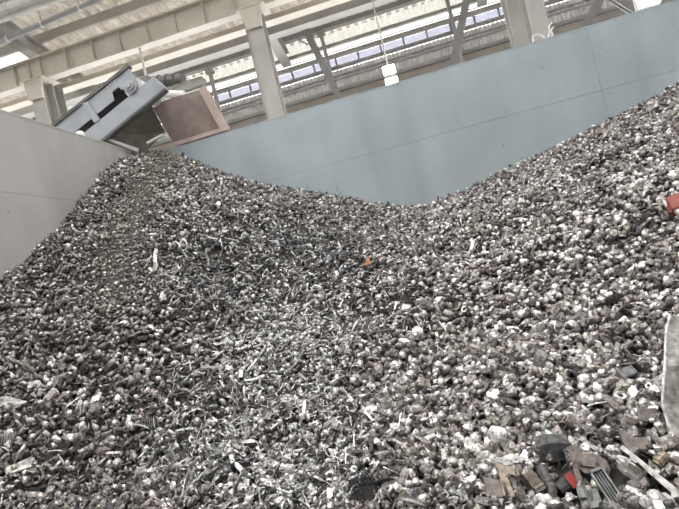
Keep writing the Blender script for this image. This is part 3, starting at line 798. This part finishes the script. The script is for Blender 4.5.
def emit(kidx, sel, name, label):
    """one joined object for pieces `sel` of kind kidx"""
    K = KINDS[kidx]; Vs, Fs, Cs = [], [], []; off = 0
    far = dep[sel] > 4.6
    for tpl, subset in ((K['hi'], sel[~far]), (K['lo'], sel[far])):
        var = rng.integers(0, len(tpl), len(subset))
        for v, (V, F) in enumerate(tpl):
            s = subset[var == v]
            if len(s) == 0: continue
            W = np.einsum('nij,vj->nvi', ROT[s], V)*size[s][:, None, None]+pos[s][:, None, :]
            W[..., 0] = np.clip(W[..., 0], XL+0.016, XR-0.01); W[..., 1] = np.minimum(W[..., 1], YB-0.018); W[..., 2] = np.maximum(W[..., 2], 0.002)
            Vs.append(W.reshape(-1, 3)); Cs.append(np.repeat(colr[s], len(V), axis=0))
            Fs.append((F[None]+(off+np.arange(len(s))*len(V))[:, None, None]).reshape(-1, 3)); off += len(s)*len(V)
    V = np.concatenate(Vs); F = np.concatenate(Fs); C = np.concatenate(Cs)
    me = bpy.data.meshes.new(name)
    me.vertices.add(len(V)); me.vertices.foreach_set('co', V.astype(np.float32).ravel())
    me.loops.add(F.size); me.loops.foreach_set('vertex_index', F.astype(np.int32).ravel())
    me.polygons.add(len(F)); me.polygons.foreach_set('loop_start', np.arange(0, F.size, 3, dtype=np.int32))
    me.update(calc_edges=True)
    at = me.attributes.new('tint', 'FLOAT_COLOR', 'POINT')
    at.data.foreach_set('color', np.c_[C, np.ones(len(C))].astype(np.float32).ravel())
    o = link(name, me, M[K['mat']]); o.color = (0, 0, 0, 1)
    tag(o, label, 'scrap metal', None, 'stuff'); return len(F)

# ------------------------------------------------------------------ distinct things on the heap
def frame_at(px_, py_, lift_=0.02, face=0.5):
    """seat on the heap: origin, axes (x along the picture's right, z off the slope), metres per pixel"""
    p = heap_hit(px_, py_); n = heap_n(np.array([p[0]]), np.array([p[1]]))[0]
    to = -CF
    n = n*(1-face)+to*face; n /= np.linalg.norm(n)
    x = CR-n*np.dot(CR, n); x /= np.linalg.norm(x); y = np.cross(n, x)
    s = float(np.dot(p-CAM, CF))/FPX
    cosf = max(0.35, float(np.dot(n, to)))
    return p+n*lift_, x, y, n, s, cosf
LAND = []
YS = 1.0
def thing_at(name, px_, py_, label, cat, lift_=0.02, face=0.5, clear=None, rot=0.0, group=None):
    global YS
    p, x, y, n, s, cf_ = frame_at(px_, py_, lift_+0.012, face if face > 0.9 else face*0.6)
    YS = min(1.6, 1/cf_)
    o = empty(name); c_, s_ = math.cos(rot), math.sin(rot)
    x2 = x*c_+y*s_; y2 = -x*s_+y*c_
    o.matrix_world = Matrix(((x2[0], y2[0], n[0], p[0]), (x2[1], y2[1], n[1], p[1]), (x2[2], y2[2], n[2], p[2]), (0, 0, 0, 1)))
    tag(o, label, cat, group); LAND.append((px_, py_, label))
    if clear: BIG.append((px_, py_, clear[0], clear[1]))
    return o, s
def flat(bm, pts, s, th, z0=0.0, bendk=0.0):
    if bendk:
        n_ = len(pts); fine = []
        for i in range(n_):
            a, b = np.array(pts[i], float), np.array(pts[(i+1) % n_], float)
            for t in (0, 0.34, 0.67):
                q = a+(b-a)*t; fine.append(q*(1+0.07*math.sin(7*q[0]+3*q[1])))
        c = np.mean(fine, axis=0); rings = []
        for f_ in (1.0, 0.5):
            rings.append([c+(q-c)*f_ for q in fine])
        def lift3(q): return (q[0]*s, -q[1]*s*YS, z0+bendk*2.2*(q[0]*s)**2-bendk*3*q[0]*q[1]*s*s+0.004*math.sin(1.3*q[0]+0.9*q[1]))
        for dz, fl_n in ((0, -1), (th, 1)):
            L = [[bm.verts.new(tuple(np.array(lift3(q))+np.array((0, 0, dz)))) for q in r] for r in rings]; cc = bm.verts.new(tuple(np.array(lift3(c))+np.array((0, 0, dz))))
            m_ = len(fine)
            for k in range(m_):
                j = (k+1) % m_
                bm.faces.new((L[0][k], L[0][j], L[1][j], L[1][k])[::fl_n]); bm.faces.new((L[1][k], L[1][j], cc)[::fl_n])
            if dz == 0: L0 = L[0]
            else:
                for k in range(m_): j = (k+1) % m_; bm.faces.new((L0[k], L0[j], L[0][j], L[0][k]))
        return
    P = [np.array((a*s, -b*s*YS, z0+bendk*(a*s)**2)) for a, b in pts]; bm_prism(bm, P, (0, 0, th))
def dmat(name, c, rough=0.5, metal=0.3, var=0.55, scale=38):
    return paint(name, c, rough, metal, var, scale, 0.15)
D = dict(pale=dmat('pale_dusty_metal', (0.64, 0.62, 0.585)), white=dmat('whitish_aluminium', (0.78, 0.77, 0.74)), brown=dmat('brown_cast_metal', (0.21, 0.175, 0.15)),
         tan=dmat('tan_sheet', (0.42, 0.345, 0.265), 0.7, 0), red=dmat('red_plastic', (0.40, 0.055, 0.045), 0.5, 0, 0.2), dark=dmat('dark_rubber_steel', (0.06, 0.06, 0.06)),
         grey=dmat('mid_grey_metal', (0.24, 0.24, 0.24)), orange=dmat('orange_rust', (0.55, 0.20, 0.07), 0.7, 0), brick=dmat('brick_red_paint', (0.30, 0.075, 0.055), 0.6, 0, 0.2), ochre=dmat('dull_brass', (0.40, 0.34, 0.25)), green=dmat('dull_green_grey', (0.20, 0.21, 0.19)))
def crumple(name, o, rx, ry, rz, mat, seed, c=(0, 0, 0)):
    V, F = t_nugget(seed, 3); V = V*np.array([rx*2, ry*2, rz*2.4])+np.array(c); r = np.random.default_rng(seed)
    V += r.normal(size=V.shape)*0.035*min(rx, ry)
    return link(name, mesh_of(name, V, F), mat, o)
def solid(name, o, pts, s, th, mat, z0=0.0, bendk=0.0):
    bm = bmesh.new(); flat(bm, pts, s, th, z0, bendk); return bm_obj(name, bm, mat, o)
def ringpart(name, o, c, R, wall, ht, mat, seg=20, tilt=(0, 0)):
    V, F = t_ring(0, seg, R, wall, ht); V = V.copy(); ax = Matrix.Rotation(tilt[0], 3, 'X')@Matrix.Rotation(tilt[1], 3, 'Y')
    V = V@np.array(ax).T+np.array(c); return link(name, mesh_of(name, V, F), mat, o)

# big bent sheet at the right edge
o, s = thing_at('bent_sheet', 679, 432, 'large pale bent metal sheet standing at the right edge of the heap', 'metal sheet', 0.03, 1.0, None); BIG.append((690, 388, 19, 46))
bm = bmesh.new()
prof = [(-7, -66), (-11, -52), (-15, -36), (-20, -18), (-22.5, 0), (-22, 18), (-18, 36), (-13, 52), (-9, 58)]
prof = [(a+0.2*(47-b), b-47) for a, b in prof]
rows = []
for i, (a, b) in enumerate(prof):
    row = []
    for k, u in enumerate(np.linspace(0, 1, 7)):
        z = 0.02+0.06*math.sin(u*2.6)-0.09*u+0.015*math.sin(b*0.08+u*3)+0.45*b*s
        row.append(bm.verts.new(((a+u*62)*s, -(b+u*4)*s, z)))
    rows.append(row)
for r0, r1 in zip(rows[:-1], rows[1:]):
    for k in range(6): bm.faces.new((r0[k], r0[k+1], r1[k+1], r1[k]))
bmesh.ops.solidify(bm, geom=bm.faces[:], thickness=0.006)
bm_obj('sheet', bm, D['white'], o)
bm = bmesh.new(); bm_tube(bm, [(a*s, -b*s, 0.022+0.015*math.sin(b*0.08)+0.45*b*s) for a, b in prof], 0.0075, 6); bm_obj('rolled_edge', bm, D['white'], o)
# red block, upper right
o, s = thing_at('red_block', 677, 210, 'red painted block half buried at the right edge', 'block', 0.02, 0.6, (9, 9))
bm = bmesh.new(); bm_box(bm, np.array((-6*s, -8*s, -0.04)), np.array((8*s, 9*s, 0.07)), 0.008); bm_obj('body', bm, D['brick'], o)
solid('lug', o, [(-8, 0), (-6, -1), (-6, 5), (-8, 4)], s, 0.03, D['brick'])
# brown cast bracket
o, s = thing_at('cast_bracket', 594, 472, 'brown cast metal bracket with two bolt holes, bottom right', 'bracket', 0.02, 0.6, (17, 11)); s *= 0.86
bm = bmesh.new()
flat(bm, [(-19, -17), (-7, -18), (-6, -10), (8, -9), (19, -3), (20, 4), (14, 8), (2, 5), (-8, 3), (-14, -3), (-16, -9)], s, 0.035)
bm_obj('body', bm, D['brown'], o)
solid('raised_rim', o, [(-15, -6), (-12, -8), (6, -4), (17, 2), (16, 5), (4, 1), (-10, -2)], s, 0.015, D['brown'], 0.035)
solid('side_arm', o, [(-18, -15), (-14, -15), (-13, 8), (-9, 14), (-15, 15), (-20, 6)], s, 0.03, D['brown'], -0.02)
for hx, hy in ((-8, -4.5), (9, 0.5)): ringpart('bolt_hole', o, (hx*s, -hy*s, 0.052), 1.9*s, 0.7*s, 0.006, D['dark'], 12)
# crumpled white lump beside it
o, s = thing_at('crumpled_lump', 627, 472, 'large crumpled whitish aluminium lump beside the brown bracket', 'lump', 0.03, 0.6, (12, 16), rot=-0.95)
crumple('lump', o, 15*s, 8.5*s, 0.035, D['white'], 301)
solid('slot', o, [(0, -1.5), (12, -2.5), (12, 1), (1, 1.5)], s, 0.006, D['brown'], 0.034)
# serrated strip
o, s = thing_at('serrated_strip', 655, 484, 'pale serrated flat metal strip slanting across the bottom right corner', 'metal strip', 0.065, 0.7, None); BIG += [(664, 490, 9, 9), (676, 500, 9, 10)]
solid('strip', o, [(-24, -22), (-20, -24), (-8, -12), (4, 0), (18, 14), (36, 30), (40, 42), (26, 30), (20, 24), (14, 22), (10, 21), (6, 19), (-3, 10), (1, 10), (5, 13), (6, 10), (-6, -3), (-12, -11), (-15, -11), (-18, -14), (-17, -16)], s, 0.006, D['pale'])
# rings
o, s = thing_at('pipe_ring', 643, 467, 'wide dark pipe ring behind the serrated strip', 'ring', 0.0, 0.5, (9, 8))
ringpart('ring', o, (0, 0, 0.01), 12*s, 2.0*s, 0.05, D['dark'], 28, (0.35, 0.2)); ringpart('inner_lip', o, (0, 0, 0.0), 9.6*s, 1.2*s, 0.02, D['grey'], 28, (0.35, 0.2))
o, s = thing_at('pipe_ring', 644, 438, 'small dark ring above the brown clip, bottom right', 'ring', 0.012, 0.6, (6, 5))
ringpart('ring', o, (0, 0, 0.005), 6*s, 1.2*s, 0.025, D['dark'], 22, (0.3, 0.1))
# brown flat clip
o, s = thing_at('flat_clip', 636, 447, 'brown flat metal clip with turned end above the crumpled lump', 'clip', 0.03, 0.6, (13, 7))
solid('plate', o, [(-9, -4), (12, -2), (13, 6), (-8, 5)], s, 0.01, D['brown']); solid('turned_end', o, [(-13, -8), (-6, -8), (-5, 6), (-12, 4)], s, 0.03, D['brown'], -0.01)
# ribbed tray
o, s = thing_at('ribbed_tray', 610, 496, 'grey framed tray with long ribs at the bottom right', 'tray', 0.03, 0.65, (11, 16), rot=0.28)
bm = bmesh.new()
for q in ([(-7, -16), (7, -16), (7, -14), (-7, -14)], [(-7, -16), (-5, -16), (-5, 24), (-7, 24)], [(5, -16), (7, -16), (7, 24), (5, 24)]): flat(bm, q, s, 0.02)
bm_obj('frame', bm, D['grey'], o); solid('tray_floor', o, [(-6.5, -15), (6.5, -15), (6.5, 24), (-6.5, 24)], s, 0.004, D['dark'])
for u in (-2.6, 0, 2.6): solid('rib', o, [(u-0.5, -13), (u+0.5, -13), (u+0.5, 24), (u-0.5, 24)], s, 0.013, D['grey'], 0.003)
# dark bent cover and the cavity with a red part
o, s = thing_at('bent_cover', 553, 452, 'dark bent sheet roofing a hollow, nuggets on its back', 'metal sheet', 0.05, 0.35, (14, 4))
bm = bmesh.new(); prevs = []
for i, u in enumerate(np.linspace(-1, 1, 9)):
    x = 17*u*s; yb = (6-5*u*u-2*u)*s
    prevs.append([bm.verts.new((x, -yb-0.03, -0.03)), bm.verts.new((x, yb*0.2, 0.02*(1-u*u))), bm.verts.new((x*0.9, yb*0.4+0.05, -0.01))])
for a_, b_ in zip(prevs[:-1], prevs[1:]):
    for k in range(2): bm.faces.new((a_[k], b_[k], b_[k+1], a_[k+1]))
bmesh.ops.solidify(bm, geom=bm.faces[:], thickness=0.005); bm_obj('cover', bm, D['grey'], o)
o, s = thing_at('red_housing', 569, 484, 'dark rounded body with a red patch in the hollow, bottom right', 'plastic part', 0.01, 0.6, (15, 14), rot=0.5)
V, F = t_ring(1, 14, 9*s, 3*s, 26*s); V = V[:, [2, 1, 0]]; link('body', mesh_of('body', V, F[:, ::-1]), D['dark'], o)
solid('red_patch', o, [(-3, -6), (5, -7), (6, 4), (-2, 5)], s, 0.012, D['red'], 9.2*s)
o, s = thing_at('grey_tube', 541, 476, 'short dark grey tube standing in the hollow, bottom right', 'tube', 0.02, 0.6, (6, 8), rot=0.2)
V, F = t_ring(1, 14, 4.6*s, 1.2*s, 15*s); V = V[:, [1, 2, 0]]; link('tube', mesh_of('tube', V, F), D['grey'], o); ringpart('rim', o, (0, 7.5*s, 0), 5*s, 1.4*s, 1.2*s, D['grey'], 14, (1.57, 0))
# tan torn sheets and blocks
o, s = thing_at('torn_sheet', 503, 489, 'tan torn sheet curling upright beside the brown block', 'torn sheet', 0.03, 0.6, (7, 13))
solid('sheet', o, [(-4, -14), (4, -12), (12, -10), (18, -9), (16, -4), (6, -6), (2, -4), (5, 10), (7, 20), (3, 19), (-1, 4), (-3, -4)], s, 0.006, D['tan']); solid('fold', o, [(-1, 0), (3, -3), (6, 12), (5, 18), (2, 14)], s, 0.02, D['tan'], 0.004)
o, s = thing_at('brown_block', 529, 487, 'square brown block with a cut line, bottom right', 'block', 0.02, 0.6, (9, 9), rot=0.5)
solid('block', o, [(-6, -7), (6, -7), (6, 7), (-6, 7)], s, 0.03, D['brown']); solid('ridge', o, [(-6, 3), (6, 3), (6, 4.5), (-6, 4.5)], s, 0.006, D['tan'], 0.03)
o, s = thing_at('tan_plate', 491, 493, 'flat square tan plate at the bottom edge', 'plate', 0.025, 0.6, (9, 7), rot=-0.1)
solid('plate', o, [(-8, -6), (7, -5), (9, 6), (-7, 6)], s, 0.012, D['brown']); solid('lip', o, [(7, -5), (9, -5), (11, 6), (9, 6)], s, 0.02, D['tan'])
o, s = thing_at('green_block', 592, 505, 'dull green grey block at the bottom edge by the tray', 'block', 0.02, 0.6, (10, 6), rot=-0.1)
solid('block', o, [(-10, -5), (9, -4), (9, 8), (-10, 8)], s, 0.03, D['green']); solid('step', o, [(-10, -5), (-4, -5), (-4, 2), (-10, 2)], s, 0.015, D['green'], 0.03)
o, s = thing_at('threaded_fitting', 661, 464, 'stubby dull brass fitting with rings near the right edge', 'fitting', 0.03, 0.6, (8, 7), rot=0.6)
for k, (R_, z_) in enumerate(((4.2, -6), (5.4, -3), (4.4, 0), (5.4, 3), (4.0, 6))):
    V, F = t_ring(0, 12, R_*s, 1.5*s, 3.2*s); V = V[:, [2, 1, 0]]+np.array((z_*s, 0, 0.005)); link('collar', mesh_of('collar', V, F[:, ::-1]), D['ochre'], o)
o, s = thing_at('pale_casting', 664, 446, 'pale knobbly casting with a stub beside the right sheet', 'casting', 0.03, 0.6, (8, 6))
crumple('body', o, 6*s, 5*s, 0.025, D['pale'], 311); crumple('stub', o, 3*s, 6*s, 0.018, D['pale'], 312, (-5*s, 5*s, 0.008))
# square brown blocks higher up
for k, (a, b, w, h, rt, lab) in enumerate(((648, 420, 9, 7, -0.15, 'flat brown rectangular block left of the bent sheet'), (624, 378, 9, 5, 0.35, 'dark grey flat wedge above the brown rectangular block'), (545, 492, 5, 5, 0.3, 'small grey square block below the grey tube'))):
    o, s = thing_at('square_block', a, b, lab, 'block', 0.02, 0.6, (w-1, h-1), rot=rt)
    bm = bmesh.new(); bm_box(bm, np.array((-w*s, -h*s, -0.02)), np.array((w*s, h*s, 0.028)), 0.004); bm_obj('block', bm, D['brown' if k == 0 else 'grey'], o)
    solid('ridge', o, [(-w, -h), (-w+2, -h), (-w+2, h), (-w, h)], s, 0.008, D['grey'], 0.028)
# coil spring
o, s = thing_at('coil_spring', 613, 304, 'dark coil spring resting among the right hand nuggets', 'spring', 0.025, 0.5, (6, 5), rot=0.3)
bm = bmesh.new(); bm_tube(bm, [(-5*s+10*s*t, 4.5*s*math.cos(t*25), 4.5*s*math.sin(t*25)) for t in np.linspace(0, 1, 60)], 0.8*s, 5); bm_obj('coil', bm, D['dark'], o)
# bigger bright lumps
for k, (a, b, w, h, lab) in enumerate(((371, 416, 9, 6, 'bright white crumpled lump in the silvery turnings'), (487, 463, 9, 10, 'large round pale lump left of the dark cover'), (511, 468, 14, 9, 'wide pale lump cluster between dark ring and tan sheet'), (395, 368, 5, 5, 'bright round lump at the right rim of the turnings'), (566, 447, 10, 7, 'pale nugget cluster lying on the dark bent cover'))):
    o, s = thing_at('crumpled_lump', a, b, lab, 'lump', 0.03, 0.5, (w*0.6, h*0.6))
    crumple('lump', o, w*s, h*s, h*s*0.6, D['white' if k in (0, 3) else 'pale'], 320+k)
    if k in (1, 2, 4): crumple('lobe', o, w*s*0.5, h*s*0.55, h*s*0.5, D['pale'], 340+k, (w*s*0.7, -h*s*0.3, 0.006))
    if k in (2, 4): crumple('lobe', o, w*s*0.5, h*s*0.55, h*s*0.5, D['pale'], 350+k, (-w*s*0.8, h*s*0.2, 0.004))
# ribbed heat sinks
for k, (a, b, w, h, rt, lab) in enumerate(((367, 381, 8, 6, 0.4, 'ribbed grey heat sink at the right rim of the turnings'), (190, 457, 9, 7, -0.5, 'ribbed dark heat sink at the lower left of the turnings'), (150, 424, 10, 6, 0.3, 'ribbed pale heat sink left of the turnings'), (109, 484, 6, 5, -0.6, 'small finned bright heat sink near the bottom left'), (8, 440, 11, 7, 0.1, 'ribbed pale plate at the left edge below the white slab'))):
    o, s = thing_at('heat_sink', a, b, lab, 'heat sink', 0.004, 0.7, (w*0.35, h*0.35), rot=rt); s *= 0.72
    mm = D['grey' if k in (0, 1, 2) else 'pale']
    solid('base_plate', o, [(-w, -h), (w, -h), (w, h), (-w, h)], s, 0.008, mm)
    nf = 7
    for u in np.linspace(-w+0.5, w-0.5, nf): solid('fin', o, [(u-0.45, -h), (u+0.45, -h), (u+0.45, h), (u-0.45, h)], s, 0.022, mm, 0.008)
# slabs and plates on the left
o, s = thing_at('white_slab', 8, 404, 'long flat white slab lying at the left edge', 'slab', 0.02, 0.35, (20, 4))
solid('slab', o, [(-22, -4), (0, -3.5), (12, -1.5), (21, 0), (22, 2.5), (8, 5), (-22, 4.5)], s, 0.02, D['pale'], 0, -0.5); solid('under_edge', o, [(-20, 5), (8, 5), (21, 3), (14, 7), (-20, 8)], s, 0.012, D['pale'], -0.01)
o, s = thing_at('long_plate', 22, 467, 'long pale plate slanting near the bottom left corner', 'plate', 0.006, 0.4, (6, 2), rot=0.35); s *= 0.85
solid('plate', o, [(-15, -3), (14, -4), (17, 0), (12, 4), (-14, 3.5)], s, 0.012, D['pale'], 0, 0.5); solid('rolled_edge', o, [(-14, 3), (13, 3), (13, 5), (-14, 5)], s, 0.02, D['white'])
o, s = thing_at('pale_plate', 36, 387, 'pale rounded plate above and right of the white slab', 'plate', 0.006, 0.4, (3, 1), rot=0.05); s *= 0.8
solid('plate', o, [(-8, -3), (5, -4), (8, -1), (6, 3), (-7, 3)], s, 0.02, D['pale']); solid('tab', o, [(5, -2), (10, -1), (9, 2), (5, 2)], s, 0.01, D['pale'])
# white stick in the turnings
o, s = thing_at('white_stick', 157, 263, 'pale upright splintered stick at the left of the dark turnings', 'stick', 0.04, 0.8, None)
solid('stick', o, [(-3, -12), (0, -11), (1, -2), (3, 6), (3, 12), (0, 12), (-1, 4), (-3, -3)], s, 0.02, D['white']); solid('splinter', o, [(-1, 2), (1, 2), (2, 11), (0.5, 11)], s, 0.01, D['tan'], 0.02)
o, s = thing_at('orange_scrap', 369, 266, 'small orange scrap piece at the upper right rim of the turnings', 'scrap piece', 0.04, 0.7, None)
solid('piece', o, [(-3, -1), (-1, -4), (1, -3), (1.5, 0), (3, 2), (0, 1.5), (-2, 4), (-2.5, 2)], s, 0.02, D['orange']); solid('tip', o, [(-1, -4), (1, -6), (1.5, -3)], s, 0.014, D['orange'], 0.002)
# flat plates scattered in the turnings
for k, (a, b, pts, mt, rt, lab) in enumerate((
    (352, 461, [(-12, -3), (8, -4), (13, 0), (10, 4), (-11, 2)], 'pale', -0.05, 'pale folded plate just above the dark hole, bottom centre'),
    (410, 445, [(-12, 2), (-2, -1), (10, -4), (12, 0), (0, 4), (-10, 5)], 'white', 0.15, 'pale bent strip plate right of the white lump'),
    (386, 432, [(-8, -3), (6, -5), (9, 1), (-3, 6)], 'grey', 0.5, 'grey torn plate right of the white lump'),
    (292, 405, [(-12, -2), (10, -3), (13, 1), (-10, 3)], 'pale', -0.3, 'long pale plate in the middle of the silver turnings'),
    (262, 470, [(-10, -3), (11, -2), (12, 2), (-9, 4)], 'white', 0.05, 'bright flat plate at lower left of the turnings'),
    (247, 378, [(-4, -9), (3, -8), (5, 8), (-3, 9)], 'grey', 0.7, 'ribbed grey plate at the top left of the silver fan'),
    (470, 420, [(-3, -8), (4, -7), (4, 8), (-4, 7)], 'grey', -0.7, 'dark plate standing in the right hand nuggets'),
    (490, 300, [(-5, -3), (6, -4), (5, 3), (-4, 4)], 'grey', 0.2, 'dark flat plate half way up the right slope'),
    (541, 350, [(-6, -4), (6, -4), (7, 4), (-5, 5)], 'grey', 0.6, 'dark wedge plate in the middle of the right slope'))):
    o, s = thing_at('torn_plate', a, b, lab, 'plate', 0.012, 0.6, None, rot=rt); s *= 0.8
    solid('plate', o, pts, s, 0.006, D[mt], 0, 2.5); u = pts[0]; v = pts[1]
    solid('turned_edge', o, [(u[0], u[1]-0.8), (v[0], v[1]-0.8), (v[0], v[1]+0.8), (u[0], u[1]+0.8)], s, 0.016, D[mt])
# dark wire mesh bundle in the bottom hole
o, s = thing_at('mesh_bundle', 365, 492, 'dark wire mesh bundle in the hole at the bottom centre', 'wire mesh', 0.02, 0.5, (13, 12), rot=0.4)
bm = bmesh.new()
for u in np.linspace(-13, 13, 9): bm_tube(bm, [(u*s, -13*s, 0.004*math.sin(u)), (u*s+0.01, 0, 0.03), (u*s, 13*s, 0.01)], 0.5*s, 4)
bm_obj('long_wires', bm, D['dark'], o); bm = bmesh.new()
for u in np.linspace(-12, 12, 7): bm_tube(bm, [(-13*s, u*s, 0.004), (0, u*s, 0.034), (13*s, u*s, 0.006)], 0.5*s, 4)
bm_obj('cross_wires', bm, D['dark'], o)
# streamers on the wall top by the right column
for k, (pts, lab) in enumerate((([(532, 40), (533, 36), (538, 34), (543, 36), (546, 40)], 'white looped rope on the wall top at the right column'), ([(547, 37), (550, 31), (549, 26), (552, 23)], 'white upright rope end beside the right column'), ([(549, 36), (553, 35), (551, 30), (554, 27)], 'second short white rope end just right of the first'))):
    q = [at_y(a, b, YB+0.1) for a, b in pts]; q[0][2] = HW+0.015
    if k == 0: q[-1][2] = HW+0.015
    tag(tube('white_rope', q, 0.014, M['white_paint'], None, 6), lab, 'rope')
for k, (a, b, lab) in enumerate(((484, 58, 'tiny pale scrap flake on the back wall top, left'), (497, 54, 'tiny pale scrap flake on the back wall top, middle'), (524, 45, 'tiny pale scrap flake on the back wall top, near the rope'), (397, 84, 'tiny white scrap flake on the back wall top under the hanging lamp'))):
    p = at_y(a, b, YB+0.08); V, F = t_plate(200+k); V = V*0.10; V[:, 2] += HW+0.016-V[:, 2].min()
    o = link('wall_flake', mesh_of('wall_flake', V, F), D['white']); o.location = (p[0], YB+0.08, 0); tag(o, lab, 'flake')

# ------------------------------------------------------------------ emit the scrap pieces
free = ~in_big(px, py)
show = size/dep
n_tri = 0
for k, K in enumerate(KINDS):
    idx = np.where((kind == k) & free)[0]
    vis = idx[(px[idx] > 2) & (px[idx] < W_-2) & (py[idx] < H_-2) & (lift[idx] > 0.0)]
    top = vis[np.argsort(-show[vis])][:300]
    meshes = []
    for (V, F) in K['hi']:
        me = mesh_of(K['nm'], V, F); me.materials.append(M[K['mat']]); meshes.append(me)
    for i in top:
        o = bpy.data.objects.new(K['nm'], meshes[int(rng.integers(0, len(meshes)))]); COL.objects.link(o)
        R_ = ROT[i]*size[i]
        o.matrix_world = Matrix([[*R_[0], pos[i][0]], [*R_[1], pos[i][1]], [*R_[2], pos[i][2]], [0, 0, 0, 1]])
        o.color = (*colr[i], 1)
        l_ = min(LAND, key=lambda t: (t[0]-px[i])**2+(t[1]-py[i])**2)
        words = l_[2].split(); dx_, dy_ = px[i]-l_[0], py[i]-l_[1]
        side = 'close by' if dx_*dx_+dy_*dy_ < 18**2 else (('right of' if dx_ > 0 else 'left of') if abs(dx_) > abs(dy_) else ('below' if dy_ > 0 else 'above'))
        big = 'large' if size[i] > 1.12*K['size'] else ('small' if size[i] < 0.88*K['size'] else 'medium')
        lb = f"{big} {('pale silver', 'mid grey', 'brownish', 'dark', 'bluish grey')[ci[i]]} {K['nm'].replace('_', ' ')} {side} the "
        lb += ' '.join(words[:16-len(lb.split())])
        while lb.split()[-1] in ('the', 'a', 'of', 'with', 'in', 'at', 'and', 'by', 'on', 'to', 'its', 'near', 'between', 'right', 'left', 'beside', 'above', 'below', 'behind', 'bottom', 'two', 'dark', 'lower', 'upper', 'brown', 'across', 'half', 'white', 'just', 'way', 'middle', 'silver', 'top', 'rim', 'lying', 'resting', 'among', 'hand'): lb = lb.rsplit(' ', 1)[0]
        o['label'] = lb.rstrip(','); o['category'] = 'scrap piece'; o['group'] = K['nm'].replace('_', ' ')+'s at the front of the heap'
    rest = np.setdiff1d(idx, top)
    n_tri += emit(k, rest, K['nm']+'_scatter', K['rest'])
print('pieces', N, 'stuff triangles', n_tri)
